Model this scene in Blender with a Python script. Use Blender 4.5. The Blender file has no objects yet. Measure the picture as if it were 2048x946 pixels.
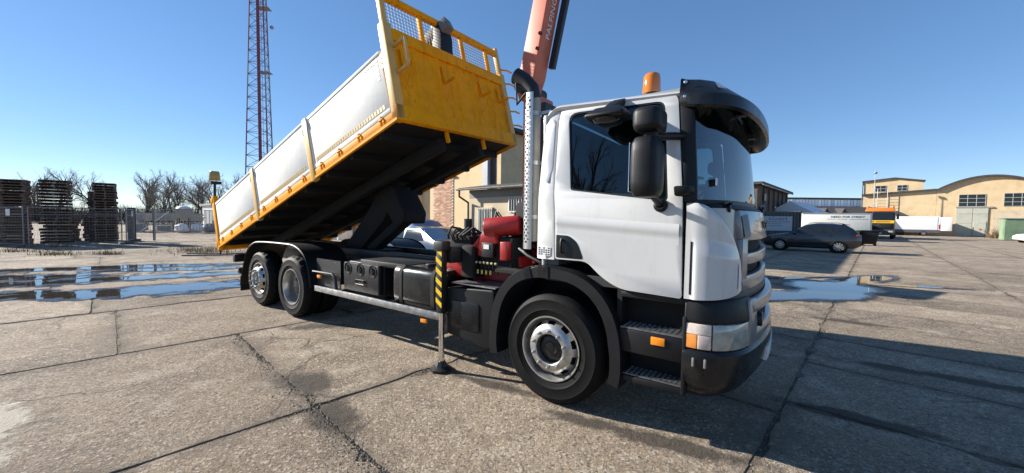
import bpy, bmesh, math, random
from mathutils import Vector, Matrix, noise
from mathutils.geometry import tessellate_polygon
R = math.radians
scene = bpy.context.scene
C = scene.collection

# ------------------------------------------------------------------ camera
cam_d = bpy.data.cameras.new('camera'); cam = bpy.data.objects.new('camera', cam_d); C.objects.link(cam)
PITCH, ROLL, CAMH = R(2.73), R(0.73), 1.733
up0 = Vector((0, math.sin(PITCH), math.cos(PITCH))); fw = Vector((0, math.cos(PITCH), -math.sin(PITCH)))
rt = Vector((math.cos(ROLL), 0, 0)) + up0 * math.sin(ROLL); upv = Vector((-math.sin(ROLL), 0, 0)) + up0 * math.cos(ROLL)
m = Matrix((rt, upv, -fw)).transposed().to_4x4(); m.translation = (0, 0, CAMH)
cam.matrix_world = m
cam_d.sensor_width = 36.0; cam_d.lens = 765.65 * 36.0 / 2048.0
cam_d.clip_start = 0.05; cam_d.clip_end = 3000
scene.camera = cam

# ------------------------------------------------------------------ world, sun, exposure
SUN_AZ, SUN_EL = R(-72.0), R(25.5)        # azimuth from +Y, negative = to the left
w = bpy.data.worlds.new('World'); scene.world = w; w.use_nodes = True
wn, wl = w.node_tree.nodes, w.node_tree.links
wn.clear()
sky = wn.new('ShaderNodeTexSky'); sky.sky_type = 'NISHITA'; sky.sun_disc = False
sky.sun_elevation = SUN_EL; sky.sun_rotation = SUN_AZ
sky.altitude = 3000; sky.air_density = 1.0; sky.dust_density = 0.12; sky.ozone_density = 3.0
bg = wn.new('ShaderNodeBackground'); bg.inputs[1].default_value = 0.15
wo = wn.new('ShaderNodeOutputWorld')
hs = wn.new('ShaderNodeHueSaturation'); hs.inputs['Saturation'].default_value = 1.36; hs.inputs['Hue'].default_value = 0.505
gm = wn.new('ShaderNodeGamma'); gm.inputs[1].default_value = 0.64
wl.new(sky.outputs[0], gm.inputs[0]); wl.new(gm.outputs[0], hs.inputs['Color'])
wl.new(hs.outputs[0], bg.inputs[0]); wl.new(bg.outputs[0], wo.inputs[0])
sun_d = bpy.data.lights.new('sun', 'SUN'); sun_d.energy = 5.0; sun_d.angle = R(0.53); sun_d.color = (1.0, 0.95, 0.87)
sun = bpy.data.objects.new('sun', sun_d); C.objects.link(sun)
sdir = Vector((math.sin(SUN_AZ) * math.cos(SUN_EL), math.cos(SUN_AZ) * math.cos(SUN_EL), math.sin(SUN_EL)))
sun.rotation_euler = sdir.to_track_quat('Z', 'Y').to_euler(); sun.location = sdir * 60
scene.view_settings.view_transform = 'Standard'; scene.view_settings.look = 'None'
scene.view_settings.gamma = 1.0; scene.view_settings.use_curve_mapping = False
scene.view_settings.exposure = 1.0

# ------------------------------------------------------------------ mesh helpers
class MB:
    def __init__(s, xf=None): s.v = []; s.f = []; s.xf = xf
    def add(s, vs, fs):
        o = len(s.v)
        s.v += [tuple(s.xf(*p)) if s.xf else tuple(p) for p in vs]
        s.f += [tuple(i + o for i in f) for f in fs]; return s
    def box(s, x0, x1, y0, y1, z0, z1):
        return s.add([(x0,y0,z0),(x1,y0,z0),(x1,y1,z0),(x0,y1,z0),(x0,y0,z1),(x1,y0,z1),(x1,y1,z1),(x0,y1,z1)],
                     [(0,3,2,1),(4,5,6,7),(0,1,5,4),(1,2,6,5),(2,3,7,6),(3,0,4,7)])
    def cbox(s, c, d): return s.box(c[0]-d[0]/2,c[0]+d[0]/2,c[1]-d[1]/2,c[1]+d[1]/2,c[2]-d[2]/2,c[2]+d[2]/2)
    def loft(s, rings, closed=True, caps=True):
        n = len(rings[0]); vs = [p for r in rings for p in r]; fs = []
        for k in range(len(rings) - 1):
            for i in range(n if closed else n - 1):
                j = (i + 1) % n
                fs.append((k*n+i, k*n+j, (k+1)*n+j, (k+1)*n+i))
        if caps and closed: fs.append(tuple(range(n-1, -1, -1))); fs.append(tuple((len(rings)-1)*n + i for i in range(n)))
        return s.add(vs, fs)
    def tube(s, pts, r, n=8, caps=True):
        pts = [Vector(p) for p in pts]; rs = r if isinstance(r, (list, tuple)) else [r] * len(pts)
        rings = []; prev = None
        for i, p in enumerate(pts):
            if i == 0: t = pts[1] - p
            elif i == len(pts) - 1: t = p - pts[i-1]
            else: t = (pts[i+1] - p).normalized() + (p - pts[i-1]).normalized()
            t.normalize()
            if prev is None:
                a = Vector((0,0,1)) if abs(t.z) < 0.9 else Vector((1,0,0))
                e1 = t.cross(a).normalized()
            else: e1 = (prev - t * prev.dot(t)).normalized()
            prev = e1; e2 = t.cross(e1)
            rings.append([tuple(p + (e1*math.cos(2*math.pi*k/n) + e2*math.sin(2*math.pi*k/n)) * rs[i]) for k in range(n)])
        return s.loft(rings, True, caps)
    def bar(s, a, b, wx, wz=None, up=(0,0,1)):      # rectangular bar from a to b
        a, b = Vector(a), Vector(b); t = (b - a).normalized(); wz = wz or wx
        u = Vector(up)
        if abs(t.dot(u)) > 0.95: u = Vector((1, 0, 0))
        e1 = t.cross(u).normalized() * wx / 2; e2 = e1.cross(t).normalized() * wz / 2
        ring = lambda p: [tuple(p - e1 - e2), tuple(p + e1 - e2), tuple(p + e1 + e2), tuple(p - e1 + e2)]
        return s.loft([ring(a), ring(b)])
    def prism(s, poly, axis, a0, a1):               # poly: 2-D points in the other two axes (xz for y, xy for z, yz for x)
        def P(q, a): return {'y': (q[0], a, q[1]), 'z': (q[0], q[1], a), 'x': (a, q[0], q[1])}[axis]
        return s.loft([[P(q, a0) for q in poly], [P(q, a1) for q in poly]])
    def lathe(s, prof, c, axis='y', seg=32, skip=None, a0=0.0, a1=2*math.pi):   # prof: (radius, offset along the axis)
        full = abs(a1 - a0 - 2*math.pi) < 1e-6; nn = seg if full else seg + 1
        vs = []; fs = []
        for (r, o) in prof:
            for k in range(nn):
                a = a0 + (a1 - a0) * k / seg; ca, sa = r*math.cos(a), r*math.sin(a)
                vs.append({'y': (c[0]+ca, c[1]+o, c[2]+sa), 'z': (c[0]+ca, c[1]+sa, c[2]+o), 'x': (c[0]+o, c[1]+ca, c[2]+sa)}[axis])
        for i in range(len(prof) - 1):
            for k in range(seg):
                if skip and skip(i, k): continue
                j = (k + 1) % nn
                fs.append((i*nn+k, i*nn+j, (i+1)*nn+j, (i+1)*nn+k))
        return s.add(vs, fs)
    def grid(s, fn, nu, nv):
        vs = [fn(i/nu, j/nv) for j in range(nv+1) for i in range(nu+1)]
        fs = [(j*(nu+1)+i, j*(nu+1)+i+1, (j+1)*(nu+1)+i+1, (j+1)*(nu+1)+i) for j in range(nv) for i in range(nu)]
        return s.add(vs, fs)
    def mesh(s, name, bevel=0, seg=2, smooth=35, thick=0):
        me = bpy.data.meshes.new(name); me.from_pydata(s.v, [], s.f)
        bm = bmesh.new(); bm.from_mesh(me)
        bmesh.ops.remove_doubles(bm, verts=bm.verts, dist=1e-5)
        bmesh.ops.recalc_face_normals(bm, faces=bm.faces)
        if thick: bmesh.ops.solidify(bm, geom=list(bm.faces), thickness=thick)
        if bevel:
            es = [e for e in bm.edges if len(e.link_faces) == 2 and e.calc_face_angle(0) > R(25)]
            bmesh.ops.bevel(bm, geom=es, offset=bevel, segments=seg, profile=0.5, affect='EDGES', clamp_overlap=True)
        bm.to_mesh(me); bm.free()
        if smooth:
            me.polygons.foreach_set('use_smooth', [True] * len(me.polygons))
            me.set_sharp_from_angle(angle=R(smooth))
        return me
    def build(s, name, mat, parent=None, **k):
        return obj(name, s.mesh(name, **k), mat, parent)

def obj(name, me, mat=None, parent=None):
    o = bpy.data.objects.new(name, me); C.objects.link(o)
    if mat is not None and me is not None and not me.materials: me.materials.append(mat)
    if parent is not None: o.parent = parent
    return o
def tag(o, label=None, cat=None, group=None, kind=None):
    if label: o['label'] = label
    if cat: o['category'] = cat
    if group: o['group'] = group
    if kind: o['kind'] = kind
    return o
def thing(name, label, cat, loc=(0,0,0), rz=0.0, group=None):
    o = bpy.data.objects.new(name, None); C.objects.link(o); o.empty_display_size = 0.2
    o.location = loc; o.rotation_euler = (0, 0, rz)
    return tag(o, label, cat, group)
KIDS = {}
def copy_tree(o, parent=None):
    c = o.copy(); C.objects.link(c)
    if parent is not None: c.parent = parent
    for ch in list(o.children): copy_tree(ch, c)
    return c
def panel(poly, holes, yf, levels, thick=0.03, inward=1.0):
    """flat outline in x,z (with holes) laid on the surface y = yf(x, z), cut at the given z levels; thickness goes to +y * inward"""
    loops = [[Vector((p[0], p[1], 0)) for p in poly]] + [[Vector((p[0], p[1], 0)) for p in h] for h in holes]
    flat = [v for l in loops for v in l]
    tris = tessellate_polygon(loops)
    bm = bmesh.new(); vs = [bm.verts.new((p.x, 0, p.y)) for p in flat]
    for t in tris:
        try: bm.faces.new([vs[i] for i in t])
        except ValueError: pass
    for z in levels:
        g = list(bm.verts) + list(bm.edges) + list(bm.faces)
        bmesh.ops.bisect_plane(bm, geom=g, plane_co=(0,0,z), plane_no=(0,0,1))
    me = bpy.data.meshes.new('tmp')
    for v in bm.verts: v.co.y = yf(v.co.x, v.co.z)
    front = list(bm.faces)
    ret = bmesh.ops.extrude_face_region(bm, geom=front)
    for e in ret['geom']:
        if isinstance(e, bmesh.types.BMVert): e.co.y += thick * inward
    bmesh.ops.recalc_face_normals(bm, faces=bm.faces)
    bm.to_mesh(me); bm.free()
    return me
def fin(me, bevel=0.0, seg=2, smooth=35):
    if bevel:
        bm = bmesh.new(); bm.from_mesh(me)
        es = [e for e in bm.edges if len(e.link_faces) == 2 and e.calc_face_angle(0) > R(50)]
        bmesh.ops.bevel(bm, geom=es, offset=bevel, segments=seg, profile=0.5, affect='EDGES', clamp_overlap=True)
        bm.to_mesh(me); bm.free()
    me.polygons.foreach_set('use_smooth', [True] * len(me.polygons)); me.set_sharp_from_angle(angle=R(smooth))
    return me
def rrect(x0, x1, z0, z1, r, n=4):
    out = []
    for cx, cz, a in ((x1-r, z1-r, 0), (x0+r, z1-r, 90), (x0+r, z0+r, 180), (x1-r, z0+r, 270)):
        for k in range(n + 1): out.append((cx + r*math.cos(R(a+90*k/n)), cz + r*math.sin(R(a+90*k/n))))
    return out
def roundpoly(pts, r, n=4):
    """round each corner of a polygon; r a number or list"""
    out = []; N = len(pts)
    for i in range(N):
        p, a, b = Vector(pts[i]), Vector(pts[i-1]), Vector(pts[(i+1) % N]); rr = r[i] if isinstance(r, (list, tuple)) else r
        if rr <= 0: out.append(tuple(p)); continue
        d1 = (a - p); d2 = (b - p); q = min(rr, d1.length*0.45, d2.length*0.45)
        p1 = p + d1.normalized()*q; p2 = p + d2.normalized()*q
        for k in range(n + 1):
            t = k / n; out.append(tuple(p1*(1-t)**2 + p*2*t*(1-t) + p2*t*t))
    return out
def text_mesh(s, size, ext=0.002, sx=1.0, shear=0.0):
    cu = bpy.data.curves.new('lettering', 'FONT'); cu.body = s; cu.size = size; cu.extrude = ext; cu.align_x = 'CENTER'; cu.align_y = 'CENTER'; cu.shear = shear
    cu.resolution_u = 2
    o = bpy.data.objects.new('lettering', cu); C.objects.link(o)
    dg = bpy.context.evaluated_depsgraph_get(); me = bpy.data.meshes.new_from_object(o.evaluated_get(dg))
    bpy.data.objects.remove(o); 
    for v in me.vertices: v.co.x *= sx
    return me

# ------------------------------------------------------------------ materials
MATS = {}
def mat(name, col, rough=0.5, metal=0.0, spec=0.5, var=0.0, vscale=6.0, bump=0.0, bscale=60.0, dirt=None, dscale=3.0, dmin=0.5, dmax=0.7, coat=0.0, rvar=0.0, obj_var=0.0, stretch=None):
    if name in MATS: return MATS[name]
    m = bpy.data.materials.new(name); m.use_nodes = True; MATS[name] = m
    n, l = m.node_tree.nodes, m.node_tree.links; p = n['Principled BSDF']
    p.inputs['Base Color'].default_value = (*col, 1); p.inputs['Roughness'].default_value = rough
    p.inputs['Metallic'].default_value = metal; p.inputs['Specular IOR Level'].default_value = spec
    p.inputs['Coat Weight'].default_value = coat; p.inputs['Coat Roughness'].default_value = 0.06
    geo = n.new('ShaderNodeTexCoord'); vec = geo.outputs['Object']
    if stretch:
        mp = n.new('ShaderNodeMapping'); mp.inputs['Scale'].default_value = stretch; l.new(vec, mp.inputs[0]); vec = mp.outputs[0]
    last = None
    if var or dirt or rvar:
        t = n.new('ShaderNodeTexNoise'); t.inputs['Scale'].default_value = vscale; t.inputs['Detail'].default_value = 6; t.inputs['Roughness'].default_value = 0.65
        l.new(vec, t.inputs['Vector'])
        r = n.new('ShaderNodeMapRange'); r.inputs[1].default_value = 0.3; r.inputs[2].default_value = 0.7; r.inputs[3].default_value = 1 - var; r.inputs[4].default_value = 1 + var
        l.new(t.outputs[0], r.inputs[0])
        mx = n.new('ShaderNodeMix'); mx.data_type = 'RGBA'; mx.blend_type = 'MULTIPLY'; mx.inputs[0].default_value = 1
        mx.inputs[6].default_value = (*col, 1); l.new(r.outputs[0], mx.inputs[7]); last = mx.outputs[2]
        if rvar:
            r2 = n.new('ShaderNodeMapRange'); r2.inputs[1].default_value = 0.3; r2.inputs[2].default_value = 0.7; r2.inputs[3].default_value = max(0.02, rough - rvar); r2.inputs[4].default_value = min(1, rough + rvar)
            l.new(t.outputs[0], r2.inputs[0]); l.new(r2.outputs[0], p.inputs['Roughness'])
    if dirt:
        t2 = n.new('ShaderNodeTexNoise'); t2.inputs['Scale'].default_value = dscale; t2.inputs['Detail'].default_value = 8; t2.inputs['Roughness'].default_value = 0.7
        l.new(vec, t2.inputs['Vector'])
        r3 = n.new('ShaderNodeMapRange'); r3.inputs[1].default_value = dmin; r3.inputs[2].default_value = dmax
        l.new(t2.outputs[0], r3.inputs[0])
        mx2 = n.new('ShaderNodeMix'); mx2.data_type = 'RGBA'; l.new(r3.outputs[0], mx2.inputs[0]); l.new(last, mx2.inputs[6]); mx2.inputs[7].default_value = (*dirt, 1); last = mx2.outputs[2]
    if obj_var:
        oi = n.new('ShaderNodeObjectInfo'); r4 = n.new('ShaderNodeMapRange'); r4.inputs[3].default_value = 1 - obj_var; r4.inputs[4].default_value = 1 + obj_var
        l.new(oi.outputs['Random'], r4.inputs[0])
        mx3 = n.new('ShaderNodeMix'); mx3.data_type = 'RGBA'; mx3.blend_type = 'MULTIPLY'; mx3.inputs[0].default_value = 1
        if last: l.new(last, mx3.inputs[6])
        else: mx3.inputs[6].default_value = (*col, 1)
        l.new(r4.outputs[0], mx3.inputs[7]); last = mx3.outputs[2]
    if last: l.new(last, p.inputs['Base Color'])
    if bump:
        t3 = n.new('ShaderNodeTexNoise'); t3.inputs['Scale'].default_value = bscale; t3.inputs['Detail'].default_value = 4; l.new(vec, t3.inputs['Vector'])
        b = n.new('ShaderNodeBump'); b.inputs['Strength'].default_value = bump; b.inputs['Distance'].default_value = 0.01
        l.new(t3.outputs[0], b.inputs['Height']); l.new(b.outputs[0], p.inputs['Normal'])
    return m
def glass(name, tint=(0.6,0.7,0.7), rough=0.0, ior=1.5):
    if name in MATS: return MATS[name]
    m = bpy.data.materials.new(name); m.use_nodes = True; MATS[name] = m
    n, l = m.node_tree.nodes, m.node_tree.links; n.clear()
    tr = n.new('ShaderNodeBsdfTransparent'); tr.inputs[0].default_value = (*tint, 1)
    gl = n.new('ShaderNodeBsdfGlossy'); gl.inputs['Roughness'].default_value = rough
    fr = n.new('ShaderNodeFresnel'); fr.inputs[0].default_value = ior
    mx = n.new('ShaderNodeMixShader'); o = n.new('ShaderNodeOutputMaterial')
    l.new(fr.outputs[0], mx.inputs[0]); l.new(tr.outputs[0], mx.inputs[1]); l.new(gl.outputs[0], mx.inputs[2]); l.new(mx.outputs[0], o.inputs[0])
    return m

WHITE = mat('white_paint', (0.57,0.57,0.56), 0.28, coat=0.6, var=0.03, vscale=3, dirt=(0.50,0.46,0.40), dscale=2.6, dmin=0.56, dmax=0.9)
BLACKP = mat('black_plastic', (0.0065,0.007,0.0085), 0.48, spec=0.32, var=0.3, vscale=5, bump=0.12, bscale=300, dirt=(0.014,0.013,0.012), dscale=3.5, dmin=0.52, dmax=0.8)
BLACKG = mat('black_gloss', (0.008,0.009,0.011), 0.28, spec=0.4, var=0.25, rvar=0.08, dirt=(0.03,0.028,0.025), dscale=5, dmin=0.5, dmax=0.8)
CHASSIS = mat('chassis_black', (0.011,0.011,0.012), 0.5, var=0.3, vscale=8, dirt=(0.04,0.036,0.03), dscale=4, dmin=0.55, dmax=0.75)
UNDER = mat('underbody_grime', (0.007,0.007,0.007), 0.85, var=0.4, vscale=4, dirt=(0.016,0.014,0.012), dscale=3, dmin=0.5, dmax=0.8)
RUBBER = mat('tyre_rubber', (0.0045,0.0045,0.0048), 0.65, spec=0.18, var=0.35, vscale=9, dirt=(0.014,0.013,0.012), dscale=6, dmin=0.55, dmax=0.85, bump=0.1, bscale=120)
ALU = mat('rim_aluminium', (0.50,0.49,0.47), 0.40, metal=0.85, var=0.15, vscale=9, rvar=0.1, dirt=(0.20,0.17,0.14), dscale=9, dmin=0.48, dmax=0.75)
STEEL = mat('galvanised_steel', (0.42,0.42,0.42), 0.42, metal=0.9, var=0.25, vscale=14, rvar=0.12)
CHROME = mat('polished_rod', (0.75,0.75,0.75), 0.14, metal=1.0)
YELLOW = mat('yellow_paint', (0.92,0.36,0.001), 0.55, spec=0.12, var=0.14, vscale=5, dirt=(0.36,0.14,0.008), dscale=5, dmin=0.58, dmax=0.75, bump=0.05, bscale=40)
YELLOWL = mat('faded_yellow_paint', (0.70,0.41,0.10), 0.45, var=0.08, vscale=5, dirt=(0.4,0.22,0.06), dscale=6, dmin=0.6, dmax=0.75)
SIDEALU = mat('aluminium_side_board', (0.80,0.785,0.735), 0.65, spec=0.2, var=0.05, vscale=2.0, dirt=(0.58,0.55,0.49), dscale=1.6, dmin=0.6, dmax=0.95, stretch=(1,1,4))
TAPE = mat('reflective_tape', (0.50,0.32,0.07), 0.4, var=0.15, vscale=30)
CRANE = mat('crane_red_paint', (0.56,0.145,0.08), 0.5, var=0.14, vscale=4, dirt=(0.36,0.10,0.06), dscale=5, dmin=0.56, dmax=0.75)
RED = mat('signal_red_paint', (0.36,0.016,0.015), 0.4, var=0.2, vscale=6, dirt=(0.10,0.02,0.018), dscale=7, dmin=0.5, dmax=0.7)
GREYM = mat('silver_grey_paint', (0.24,0.24,0.245), 0.34, metal=0.35, var=0.08, vscale=5, coat=0.5)
AMBER = mat('amber_lens', (0.85,0.26,0.01), 0.15, coat=0.6)
LENS = glass('clear_lens', (0.86,0.87,0.86), 0.03)
GLASS = glass('windscreen_glass', (0.60,0.78,0.80), 0.0, 2.7)
SGLASS = glass('side_window_glass', (0.40,0.50,0.52), 0.0, 1.62)
DGLASS = mat('dark_window', (0.012,0.015,0.018), 0.06, var=0.3)
INTERIOR = mat('cab_interior', (0.03,0.03,0.033), 0.8, var=0.2)
SEAT = mat('seat_fabric', (0.035,0.036,0.042), 0.9, var=0.3, vscale=40)
PLATE = mat('white_plate', (0.75,0.75,0.73), 0.4, var=0.05)
BLUE = mat('sticker_blue', (0.05,0.18,0.42), 0.4)
SIGNW = mat('sign_white', (0.72,0.72,0.70), 0.5, var=0.06)
INK = mat('sign_ink', (0.03,0.03,0.035), 0.5)

# road film on the white cab: faint vertical runs and specks
def add_runs(m_, col, amount, scale):
    n, l = m_.node_tree.nodes, m_.node_tree.links; p = n['Principled BSDF']; src = p.inputs['Base Color'].links[0].from_socket
    tc = n.new('ShaderNodeTexCoord'); mp = n.new('ShaderNodeMapping'); mp.inputs['Scale'].default_value = scale; l.new(tc.outputs['Object'], mp.inputs[0])
    t = n.new('ShaderNodeTexNoise'); t.inputs['Scale'].default_value = 1.0; t.inputs['Detail'].default_value = 9; t.inputs['Roughness'].default_value = 0.7; l.new(mp.outputs[0], t.inputs['Vector'])
    r = n.new('ShaderNodeMapRange'); r.inputs[1].default_value = 0.52; r.inputs[2].default_value = 0.75; r.inputs[4].default_value = amount; l.new(t.outputs[0], r.inputs[0])
    mx = n.new('ShaderNodeMix'); mx.data_type = 'RGBA'; l.new(r.outputs[0], mx.inputs[0]); l.new(src, mx.inputs[6]); mx.inputs[7].default_value = (*col, 1); l.new(mx.outputs[2], p.inputs['Base Color'])
add_runs(WHITE, (0.40,0.36,0.30), 0.40, (9, 9, 1.3)); add_runs(SIDEALU, (0.50,0.45,0.37), 0.35, (7, 7, 1.0)); add_runs(YELLOW, (0.30,0.10,0.01), 0.55, (9, 9, 1.2))
# ------------------------------------------------------------------ ground: concrete slab yard
GA = R(43.5)                                  # direction of the long slab joints
E_S = Vector((math.sin(GA), math.cos(GA), 0)); E_T = Vector((math.cos(GA), -math.sin(GA), 0))
def concrete_material(name, far):
    m = bpy.data.materials.new(name); m.use_nodes = True
    n, l = m.node_tree.nodes, m.node_tree.links; p = n['Principled BSDF']
    geo = n.new('ShaderNodeNewGeometry'); pos = geo.outputs['Position']
    def noise_(scale, detail=6, rough=0.6, vec=pos):
        t = n.new('ShaderNodeTexNoise'); t.inputs['Scale'].default_value = scale; t.inputs['Detail'].default_value = detail; t.inputs['Roughness'].default_value = rough
        l.new(vec, t.inputs['Vector']); return t.outputs[0]
    def rng(x, a, b, c, d):
        r = n.new('ShaderNodeMapRange'); r.interpolation_type = 'LINEAR'
        for i, q in enumerate((a, b, c, d)): r.inputs[i+1].default_value = q
        l.new(x, r.inputs[0]); return r.outputs[0]
    def math_(op, a, b=None, c=None):
        q = n.new('ShaderNodeMath'); q.operation = op
        for i, x in enumerate((a, b, c)):
            if x is None: continue
            if isinstance(x, (int, float)): q.inputs[i].default_value = x
            else: l.new(x, q.inputs[i])
        return q.outputs[0]
    def mix(fac, a, b, mode='MIX'):
        q = n.new('ShaderNodeMix'); q.data_type = 'RGBA'; q.blend_type = mode
        if isinstance(fac, (int, float)): q.inputs[0].default_value = fac
        else: l.new(fac, q.inputs[0])
        for i, x in ((6, a), (7, b)):
            if isinstance(x, tuple): q.inputs[i].default_value = (*x, 1)
            else: l.new(x, q.inputs[i])
        return q.outputs[2]
    big = noise_(0.55, 8, 0.7); mid = noise_(1.7, 8, 0.68); fine = noise_(22, 6, 0.75)
    vor = n.new('ShaderNodeTexVoronoi'); vor.inputs['Scale'].default_value = 95; l.new(pos, vor.inputs['Vector'])
    vor2 = n.new('ShaderNodeTexVoronoi'); vor2.inputs['Scale'].default_value = 58; l.new(pos, vor2.inputs['Vector'])
    col = mix(rng(big, 0.34, 0.66, 0, 1), (0.275,0.207,0.143), (0.429,0.340,0.243))
    # worn pale screed patches (left foreground) and darker damp dirt
    worn = rng(mid, 0.52, 0.66, 0, 1)
    col = mix(math_('MULTIPLY', worn, 0.8), col, (0.512,0.429,0.326))
    dirt = rng(noise_(0.8, 9, 0.72), 0.48, 0.62, 0, 1)
    col = mix(math_('MULTIPLY', dirt, 0.7), col, (0.173,0.134,0.097))
    # aggregate: single pebbles lighter or darker
    peb = n.new('ShaderNodeSeparateColor'); l.new(vor.outputs['Color'], peb.inputs[0])
    col = mix(1.0, col, rng(peb.outputs[0], 0, 1, 0.66, 1.32), 'MULTIPLY')
    peb2 = n.new('ShaderNodeSeparateColor'); l.new(vor2.outputs['Color'], peb2.inputs[0])
    col = mix(rng(peb2.outputs[1], 0.86, 0.90, 0, 0.7), col, (0.589,0.512,0.422))
    col = mix(rng(peb2.outputs[2], 0.92, 0.95, 0, 0.8), col, (0.128,0.109,0.090))
    col = mix(1.0, col, rng(fine, 0.25, 0.75, 0.78, 1.2), 'MULTIPLY')
    # flaked ridges: thin dark streaks that run across the worn slabs
    mpS = n.new('ShaderNodeMapping'); mpS.inputs['Rotation'].default_value = (0,0,R(-22)); mpS.inputs['Scale'].default_value = (1.0, 9.0, 1.0); l.new(pos, mpS.inputs[0])
    strk = noise_(1.5, 9, 0.72, mpS.outputs[0])
    smask = math_('MULTIPLY', rng(strk, 0.56, 0.64, 0, 1), rng(noise_(0.45, 4, 0.6), 0.46, 0.60, 0, 1))
    col = mix(math_('MULTIPLY', smask, 0.5), col, (0.105,0.085,0.062))
    # oil and tyre stains
    st = rng(noise_(0.55, 10, 0.75), 0.585, 0.68, 0, 0.8)
    col = mix(st, col, (0.096,0.079,0.064))
    # hairline cracks
    wv = n.new('ShaderNodeTexVoronoi'); wv.feature = 'DISTANCE_TO_EDGE'; wv.inputs['Scale'].default_value = 0.42
    wp = n.new('ShaderNodeVectorMath'); wp.operation = 'ADD'
    nz = n.new('ShaderNodeTexNoise'); nz.inputs['Scale'].default_value = 1.6; nz.inputs['Detail'].default_value = 6; l.new(pos, nz.inputs['Vector'])
    sc = n.new('ShaderNodeVectorMath'); sc.operation = 'SCALE'; sc.inputs[3].default_value = 0.9; l.new(nz.outputs[1], sc.inputs[0])
    l.new(pos, wp.inputs[0]); l.new(sc.outputs[0], wp.inputs[1]); l.new(wp.outputs[0], wv.inputs['Vector'])
    crack = rng(wv.outputs['Distance'], 0.0, 0.010, 1, 0)
    crack = math_('MULTIPLY', crack, rng(noise_(0.6, 3), 0.47, 0.56, 0, 1))
    col = mix(math_('MULTIPLY', crack, 0.7), col, (0.077,0.064,0.051))
    # per slab tone
    if not far:
        oi = n.new('ShaderNodeObjectInfo'); col = mix(1.0, col, rng(oi.outputs['Random'], 0, 1, 0.78, 1.15), 'MULTIPLY')
        tc = n.new('ShaderNodeTexCoord'); sx = n.new('ShaderNodeSeparateXYZ'); l.new(tc.outputs['Generated'], sx.inputs[0])
        ex = math_('MULTIPLY', math_('MINIMUM', sx.outputs[0], math_('SUBTRACT', 1.0, sx.outputs[0])), 2.0)
        ey = math_('MULTIPLY', math_('MINIMUM', sx.outputs[1], math_('SUBTRACT', 1.0, sx.outputs[1])), 3.05)
        ed = math_('ADD', math_('MINIMUM', ex, ey), rng(noise_(2.6, 8, 0.75), 0.25, 0.75, -0.10, 0.10))
        col = mix(rng(ed, -0.03, 0.05, 0.6, 0), col, (0.115,0.090,0.064))
        col = mix(rng(math_('ADD', math_('MINIMUM', ex, ey), rng(noise_(1.1, 6, 0.7), 0.3, 0.7, -0.22, 0.22)), 0.0, 0.2, 0.45, 0), col, (0.166,0.134,0.100))
    # s,t coordinates of the slab grid
    def dot(vec):
        d = n.new('ShaderNodeVectorMath'); d.operation = 'DOT_PRODUCT'; l.new(pos, d.inputs[0]); d.inputs[1].default_value = vec; return d.outputs['Value']
    S, T = dot(E_S), dot(E_T)
    wob = rng(noise_(1.3, 5), 0.2, 0.8, -0.05, 0.05)
    def blob(cx, cy, ax, ay, rot):
        mp = n.new('ShaderNodeMapping'); mp.vector_type = 'TEXTURE'; mp.inputs['Location'].default_value = (cx, cy, 0); mp.inputs['Rotation'].default_value = (0,0,rot); mp.inputs['Scale'].default_value = (ax, ay, 100)
        l.new(pos, mp.inputs[0]); ln = n.new('ShaderNodeVectorMath'); ln.operation = 'LENGTH'; l.new(mp.outputs[0], ln.inputs[0])
        return ln.outputs['Value']
    # pale worn screed at the near left; oily and wet tracks round the truck
    edge = rng(noise_(3.0, 9, 0.75), 0.25, 0.75, -0.6, 0.6)
    pale = rng(math_('ADD', blob(-4.15, 2.7, 1.25, 0.42, R(-45)), edge), 0.75, 0.9, 0.85, 0)
    col = mix(pale, col, (0.600,0.538,0.435))
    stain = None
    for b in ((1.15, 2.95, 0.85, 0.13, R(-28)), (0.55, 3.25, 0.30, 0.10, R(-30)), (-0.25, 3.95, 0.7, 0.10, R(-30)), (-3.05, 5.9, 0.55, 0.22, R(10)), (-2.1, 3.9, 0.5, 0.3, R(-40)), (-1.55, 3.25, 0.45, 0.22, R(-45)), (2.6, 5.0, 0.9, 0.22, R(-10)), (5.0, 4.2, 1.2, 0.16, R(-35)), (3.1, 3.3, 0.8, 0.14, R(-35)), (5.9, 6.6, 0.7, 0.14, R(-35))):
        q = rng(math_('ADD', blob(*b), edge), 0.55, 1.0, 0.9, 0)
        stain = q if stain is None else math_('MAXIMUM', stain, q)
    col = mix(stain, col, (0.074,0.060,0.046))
    p.inputs['Roughness'].default_value = 0.9
    if far:
        def lines(x, off, step, wid):
            f = math_('FRACT', math_('DIVIDE', math_('SUBTRACT', math_('ADD', x, wob), off), step))
            d = math_('MULTIPLY', math_('MINIMUM', f, math_('SUBTRACT', 1.0, f)), step)
            return rng(d, wid, wid * 1.8, 1, 0)
        jl = lines(T, -0.57, 3.05, 0.03); j2 = lines(S, 4.47, 1.43, 0.018)
        j2 = math_('MULTIPLY', j2, 0.8)
        col = mix(math_('MULTIPLY', math_('MAXIMUM', jl, j2), 0.9), col, (0.109,0.087,0.064))
        ln = n.new('ShaderNodeVectorMath'); ln.operation = 'LENGTH'; l.new(pos, ln.inputs[0])
        soil = mix(rng(noise_(2.2, 8, 0.7), 0.42, 0.60, 0, 1), (0.085,0.066,0.048), (0.25,0.20,0.145))
        col = mix(rng(ln.outputs['Value'], 23.0, 24.0, 1, 0), col, soil)
    l.new(col, p.inputs['Base Color'])
    # relief
    hsum = math_('ADD', math_('MULTIPLY', fine, 0.7), math_('MULTIPLY', rng(vor.outputs['Distance'], 0, 0.6, 1, 0), 0.45))
    hsum = math_('ADD', hsum, math_('MULTIPLY', mid, 2.2))
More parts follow.
